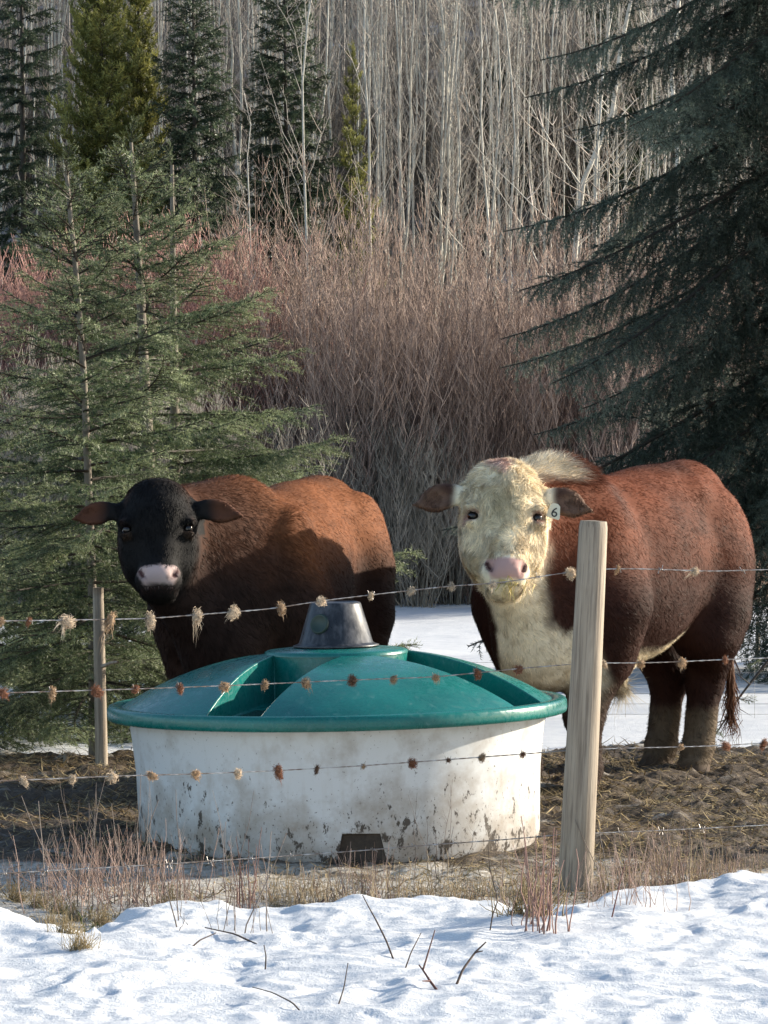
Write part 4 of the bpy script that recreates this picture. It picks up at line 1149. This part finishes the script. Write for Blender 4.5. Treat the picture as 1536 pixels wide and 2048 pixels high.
WB = [willow_mesh(700 + i, 4.1, 60, (.075, .045, .036), (.34, .245, .195), .22) for i in range(5)]
WG = [willow_mesh(710 + i, 2.6, 80, (.13, .115, .09), (.27, .24, .20), .22) for i in range(2)]
WR = [willow_mesh(720 + i, 2.9, 90, (.18, .080, .064), (.36, .20, .165), .17) for i in range(2)]
WK = [willow_mesh(730 + i, 3.4, 70, (.05, .042, .038), (.17, .145, .12), .18) for i in range(2)]
def shrub(px_, d, me_, s, label, group, nm_='willow_shrub'):
    x = (px_ - 768) / FPX * d; gz = float(terrain(np.array([x]), np.array([float(d)]))[0])
    tag(obj(nm_, me_, M['twig'], loc=(x, d, gz - .04), rot=(0, 0, random.uniform(0, 6.28)), scale=(s * 1.0, s * 1.0, s * random.uniform(.9, 1.08))), label, 'shrub', group)
for k in range(62):
    px_ = 400 + (k * 0.618034 % 1) * 1300; d = 36.5 + 6.5 * random.random()
    if px_ < 560: d = max(d, 38.5)
    shrub(px_, d, random.choice(WB), random.uniform(.88, 1.18), 'leafless brown willow in the tall thicket behind the bulls', 'brown willow thicket')
for k in range(26):
    px_ = -80 + (k * 0.618034 % 1) * 560; shrub(px_, random.uniform(38, 42), random.choice(WR), random.uniform(1.25, 1.5), 'leafless red stemmed shrub in the reddish brush at the left', 'red stemmed brush', 'dogwood_shrub')
for k in range(10):
    px_ = -60 + k * 62; shrub(px_, random.uniform(33, 36.5), random.choice(WG), random.uniform(.7, 1.0), 'low grey leafless shrub behind the left spruces', 'low grey shrubs')
for k in range(60):
    px_ = -120 + (k * .618034 % 1) * 1800; shrub(px_, random.uniform(44.5, 66), random.choice(WK), random.uniform(.7, 1.1), 'leafless grey brown brush growing between the aspens on the slope', 'brush on the slope')
for px_, d, s, lb in [(838, 36.3, .62, 'dense grey shrub base standing in snow between the two bulls'), (770, 36.6, .66, 'grey shrub just left of the shrub base between the bulls'), (905, 36.8, .60, 'grey shrub partly hidden by the white faced bull\'s head'), (720, 37.0, .75, 'grey shrub above the dark brown bull\'s rump')]:
    shrub(px_, d, random.choice(WG), s * 1.15, lb, 'grey shrubs between the bulls')

# fallen spruce twig leaning in the snow at the right
mb = MB(); p0, p1, p2 = at(1425, 1478, 18.9), at(1478, 1395, 18.95), at(1545, 1310, 19.0)
v, f = tube1([p0 - p0, at(1450, 1440, 18.9) - p0, p1 - p0, p2 - p0], [.004, .005, .006, .008], 6, 12); mb.add(v, f, (.05, .04, .032))
for a_, b_ in [((1450, 1440), (1420, 1450)), ((1478, 1395), (1455, 1392)), ((1500, 1368), (1470, 1345)), ((1520, 1342), (1536, 1330))]:
    v, f = tube1([at(*a_, 18.93) - p0, at(*b_, 18.85) - p0], [.004, .002], 4); mb.add(v, f, (.05, .04, .032))
fb = thing('fallen_branch', 'dark fallen spruce branch leaning in the snow right of the bull', 'branch', p0)
obj('stem', mb.mesh('stem'), M['twig'], fb)
for q in ((1474, 1396), (1530, 1316), (1436, 1478), (1425, 1450)):
    obj('sprig', near[0][1][0], M['needle'], fb, loc=at(*q, 18.9) - p0, rot=(random.uniform(0, 6), R(160), random.uniform(0, 6)), scale=.5)

# ------------------------------------------------------------------ straw, dry weeds, twigs
r = np.random.default_rng(91); n = 75000
x = r.uniform(-2.4, 2.7, n); y = r.uniform(11.4, 18.4, n)
z = mud_z(x[None], y[None])[0]; ok = z > 0.0
dens = noise(np.stack([x, y], 1), 1.3, 92, 3); ok &= r.random(n) < np.clip(.38 + dens * 1.1 + .25 * (x > .6), .10, 1)
x, y, z = x[ok], y[ok], z[ok]; n = len(x)
an = r.uniform(0, 6.283, n); d1 = norm(np.stack([np.cos(an), np.sin(an), r.normal(.14, .22, n)], 1)); d2 = norm(d1 + r.normal(0, .22, (n, 3)))
v, f4, f3 = ribbons(np.stack([x, y, z + .004], 1), d1, d2, r.uniform(.03, .12, n), r.uniform(.0014, .0034, n), norm(np.cross(d1, [0, 0, 1.0]) + r.normal(0, .25, (n, 3))))
c = mix(np.array([.07, .048, .026]), np.array([.46, .35, .18]), r.random(n) ** 1.3)
so = obj('scattered_straw', mesh_np('scattered_straw', v, [f4, f3], np.repeat(c, 5, 0)), M['stalk']); tag(so, 'trampled straw scattered over the muddy yard', 'straw', kind='stuff')

def weed_mesh(seed, n, h, c0, c1, spread=.25, forks=2, rad=.0015, foot=.10):
    r = np.random.default_rng(seed); mb = MB()
    ph = r.uniform(0, 6.283, n); ln = h * r.uniform(.3, 1.0, n) ** 1.0; a = r.normal(0, spread, n)
    u = np.linspace(0, 1, 6); hor = np.stack([np.cos(ph), np.sin(ph), 0 * ph], 1)
    b0 = np.stack([r.normal(0, foot, n), r.normal(0, foot * .6, n), np.full(n, -.03)], 1)
    P = b0[:, None, :] + hor[:, None, :] * (ln * np.sin(a))[:, None, None] * u[None, :, None]
    P[..., 2] += (ln * np.cos(a))[:, None] * u
    P += np.cumsum(r.normal(0, .006, (n, 6, 3)), 1)
    R_ = rad * r.uniform(.7, 1.5, n)[:, None] * (1 - .6 * u)
    v, f = tubes(P, R_, 4); c = mix(np.array(c0), np.array(c1), r.random(n)); mb.add(v, f, np.repeat(c, 24, 0))
    for k in range(n):
        if ln[k] > .12 and forks:
            Q, q2 = branchy(P[k], .01, forks, .4, .9, .05, .14, (.8, 2.2), rad * .6, r, 3)
            v, f = tubes(Q, q2, 3); mb.add(v, f, c[k])
    return mb.mesh('weed_clump')
redc, tanc, gryc = ((.20, .12, .095), (.50, .37, .31)), ((.28, .20, .12), (.50, .40, .26)), ((.13, .10, .085), (.30, .25, .22))
WD = {'red': [weed_mesh(800 + i, 34, .31, *redc, rad=.0015, spread=.40, forks=3) for i in range(4)], 'tan': [weed_mesh(810 + i, 55, .20, *tanc, spread=.35, forks=0, rad=.0016) for i in range(3)], 'grey': [weed_mesh(820 + i, 9, .42, *gryc, spread=.2, forks=3) for i in range(3)],
      'tuft': [weed_mesh(830, 160, .17, (.22, .16, .08), (.46, .36, .20), spread=.7, forks=0, rad=.0015, foot=.035)], 'redtall': [weed_mesh(840 + i, 14, .36, (.18, .10, .085), (.36, .23, .19), spread=.12, forks=1, rad=.0021, foot=.025) for i in range(2)],
      'green': [weed_mesh(850, 120, .05, (.06, .08, .02), (.17, .19, .05), spread=.8, forks=0, rad=.0022, foot=.06)]}
def weed(px_, py_, kind, s, label, group=None, zoff=0.0, name='dry_weed'):
    d = CAMZ * FPX / (py_ - HOR)
    for _ in range(4):
        x = (px_ - 768) / FPX * d; zz = snow_h(x, d); d = (CAMZ - zz) * FPX / (py_ - HOR)
    x = (px_ - 768) / FPX * d
    tag(obj(name, random.choice(WD[kind]), M['stalk'], loc=(x, d, snow_h(x, d) + zoff), rot=(0, 0, random.uniform(-.5, .5) + random.choice([0, math.pi])), scale=s), label, 'weed', group)
WL = {}
def nth(key, px_, allpx): return ordinal(sorted(allpx).index(px_) + 1)
gl = 'thin dry reddish stems in the weedy strip along the fence at the left'
LW = [(120, 1790, 'red', .9), (170, 1800, 'red', 1.0), (225, 1815, 'red', 1.1), (270, 1810, 'grey', 1.1), (300, 1835, 'red', 1.0), (200, 1805, 'grey', 1.25), (340, 1815, 'red', .8), (160, 1785, 'grey', 1.0), (60, 1780, 'red', .6), (245, 1790, 'red', 1.0)]
for px_, py_, k, s in LW:
    weed(px_, py_, k, s, f'thin dry stems, {nth(0, px_, [q[0] for q in LW])} clump from the left in the weedy strip at left', 'dry weeds along the fence at the left')
weed(420, 1860, 'grey', 1.15, 'forked dark dry stem rising before the tank\'s left half'); weed(490, 1830, 'redtall', .95, 'upright red stems in front of the tank left of centre')
weed(500, 1865, 'grey', .8, 'short dark stems in snow below the upright red stems'); weed(640, 1815, 'tan', .8, 'short tan stems before the dark fork pocket')
gm = 'short dry stubble stems at the snow edge in front of the tank'
for k in range(13): weed(560 + k * 42 + random.uniform(-14, 14), random.uniform(1795, 1822), random.choice(['tan', 'red', 'tan']), random.uniform(.5, .85), f'short dry stubble before the tank, {ordinal(k + 1)} clump from the left', 'stubble before the tank')
weed(1085, 1862, 'redtall', 1.15, 'dense bunch of upright red stems left of the wooden post'); weed(1072, 1850, 'redtall', .9, 'shorter red stems inside the bunch by the post')
weed(1055, 1845, 'tuft', 1.15, 'bleached tuft of grass in the snow beside the post', name='grass_tuft'); weed(345, 1835, 'tuft', .9, 'brown flattened grass tuft at the left snow edge', name='grass_tuft')
weed(180, 1838, 'green', 1.2, 'small patch of green leaves in the thawed gap at left', name='green_plant'); weed(225, 1858, 'green', .9, 'tiny green sprouts below the left weeds', name='green_plant')
weed(858, 1750, 'grey', .9, 'pale feathery grass stalk in front of the tank\'s right half', name='grass_stalk')
for k, (px_, py_) in enumerate([(30, 1800), (75, 1812), (115, 1826), (150, 1842), (100, 1862), (130, 1885), (160, 1905), (205, 1850)]):
    weed(px_, py_, 'tuft', .55, f'flattened straw coloured grass in the thawed gap, {ordinal(k + 1)} tuft from the top left', 'grass tufts in the thawed gap', name='grass_tuft')
gr = 'thin dry stems in the weedy strip right of the wooden post'
LW = [(1255, 1785, 'red', .75), (1290, 1790, 'grey', .95), (1330, 1780, 'red', .9), (1360, 1770, 'red', .8), (1220, 1800, 'tan', .8), (1400, 1765, 'tan', .9), (1470, 1765, 'red', .6), (1310, 1775, 'tan', .9), (1440, 1760, 'tan', .8), (1190, 1810, 'red', .55), (1275, 1815, 'red', .7)]
for px_, py_, k, s in LW:
    weed(px_, py_, k, s, f'thin dry stems right of the wooden post, {nth(0, px_, [q[0] for q in LW])} clump from it', 'dry weeds right of the post')

def twig(pts, rad, label, d=None, colr=(.07, .045, .035), side=()):
    P = []
    for k, (px_, py_, h) in enumerate(pts):
        dd = d
        P.append((px_, py_, h))
    base_px, base_py = pts[0][0], pts[0][1]
    d = CAMZ * FPX / (base_py - HOR)
    for _ in range(5):
        x = (base_px - 768) / FPX * d; d = (CAMZ - snow_h(x, d)) * FPX / (base_py - HOR)
    o0 = at(base_px, base_py, d)
    W = np.array([at(px_, py_, d + h) - o0 for px_, py_, h in pts]); W[0, 2] -= .02
    mb = MB(); v, f = tube1(W, np.linspace(rad, rad * .45, len(W)), 6, 14); mb.add(v, f, colr)
    for s in side:
        Q = np.array([at(px_, py_, d + h) - o0 for px_, py_, h in s]); v, f = tube1(Q, np.linspace(rad * .7, rad * .35, len(Q)), 5, 6); mb.add(v, f, colr)
    tag(obj('bare_twig', mb.mesh('bare_twig'), M['twig'], loc=o0), label, 'twig')
twig([(905, 1974, 0), (925, 1940, .05), (950, 1905, .1), (972, 1884, .12)], .0042, 'thick bent dark twig sticking out of the snow below the post', side=[[(950, 1905, .1), (965, 1902, .05)]])
twig([(885, 1980, 0), (860, 1962, .05), (846, 1940, .1), (838, 1930, .12)], .004, 'short broken reddish twig lying in the snow hollow', colr=(.12, .05, .04), side=[[(846, 1940, .1), (858, 1900, .14), (870, 1860, .18)], [(860, 1962, .05), (845, 1962, .0)]])
twig([(792, 1918, 0), (772, 1880, .05), (752, 1840, .08), (738, 1815, .1), (725, 1790, .12)], .003, 'long curved thin twig leaning left in the snow before the tank')
twig([(806, 1936, 0), (822, 1905, .04), (842, 1866, .1)], .0026, 'straight thin twig leaning right in the snow')
twig([(672, 2010, 0), (688, 1975, .05), (696, 1926, .1)], .0024, 'slender upright twig in the lower snow left of centre')
twig([(624, 2033, 0), (585, 2005, .1), (545, 1985, .25), (505, 1974, .35)], .0024, 'thin curved twig lying on the snow near the bottom edge')
twig([(548, 1892, 0), (470, 1868, .15), (410, 1855, .3)], .0035, 'dark stick lying across the snow below the weeds')
twig([(370, 1893, 0), (400, 1880, .05), (432, 1866, .1)], .003, 'small stick lying on the snow at the left')
twig([(600, 1842, 0), (625, 1822, .02), (648, 1800, .04)], .009, 'dark curled strip of bark at the snow edge before the tank')
twig([(978, 1862, 0), (985, 1830, .03), (996, 1800, .06), (980, 1740, .1), (976, 1690, .12)], .0024, 'tall thin dark stem in front of the tank right of centre')
twig([(1220, 1838, 0), (1232, 1800, .03), (1240, 1765, .06), (1252, 1720, .1)], .0028, 'tall reddish stem in the snow right of the post', colr=(.16, .07, .06))
twig([(530, 1940, 0), (532, 1912, .02), (528, 1890, .03)], .0028, 'short upright twig in the snow left of centre')

# mud clods along the back edge of the yard
def clod(seed):
    r = np.random.default_rng(seed); bm = bmesh.new(); bmesh.ops.create_icosphere(bm, subdivisions=3, radius=1)
    v = np.array([q.co for q in bm.verts]); f = np.array([[q.index for q in fc.verts] for fc in bm.faces]); bm.free()
    v = v * [1, .8, .55] * (1 + .5 * noise(v, 1.5, seed, 3))[:, None]
    return mesh_np('mud_clod', v, [f])
CL = [clod(900 + i) for i in range(4)]
for k in range(26):
    x = random.uniform(.75, 2.6) if k < 17 else random.uniform(-2.2, -1.0)
    y = 17.55 + .55 * float(sstep(-.6, 1.6, x)) + random.uniform(-.5, .05) - .1
    tag(obj('mud_clod', CL[k % 4], M['mud'], loc=(x, y, .03), rot=(0, 0, random.uniform(0, 6)), scale=random.uniform(.03, .075)), 'dark frozen mud clod at the back edge of the yard', 'mud clod', 'mud clods at the yard edge')
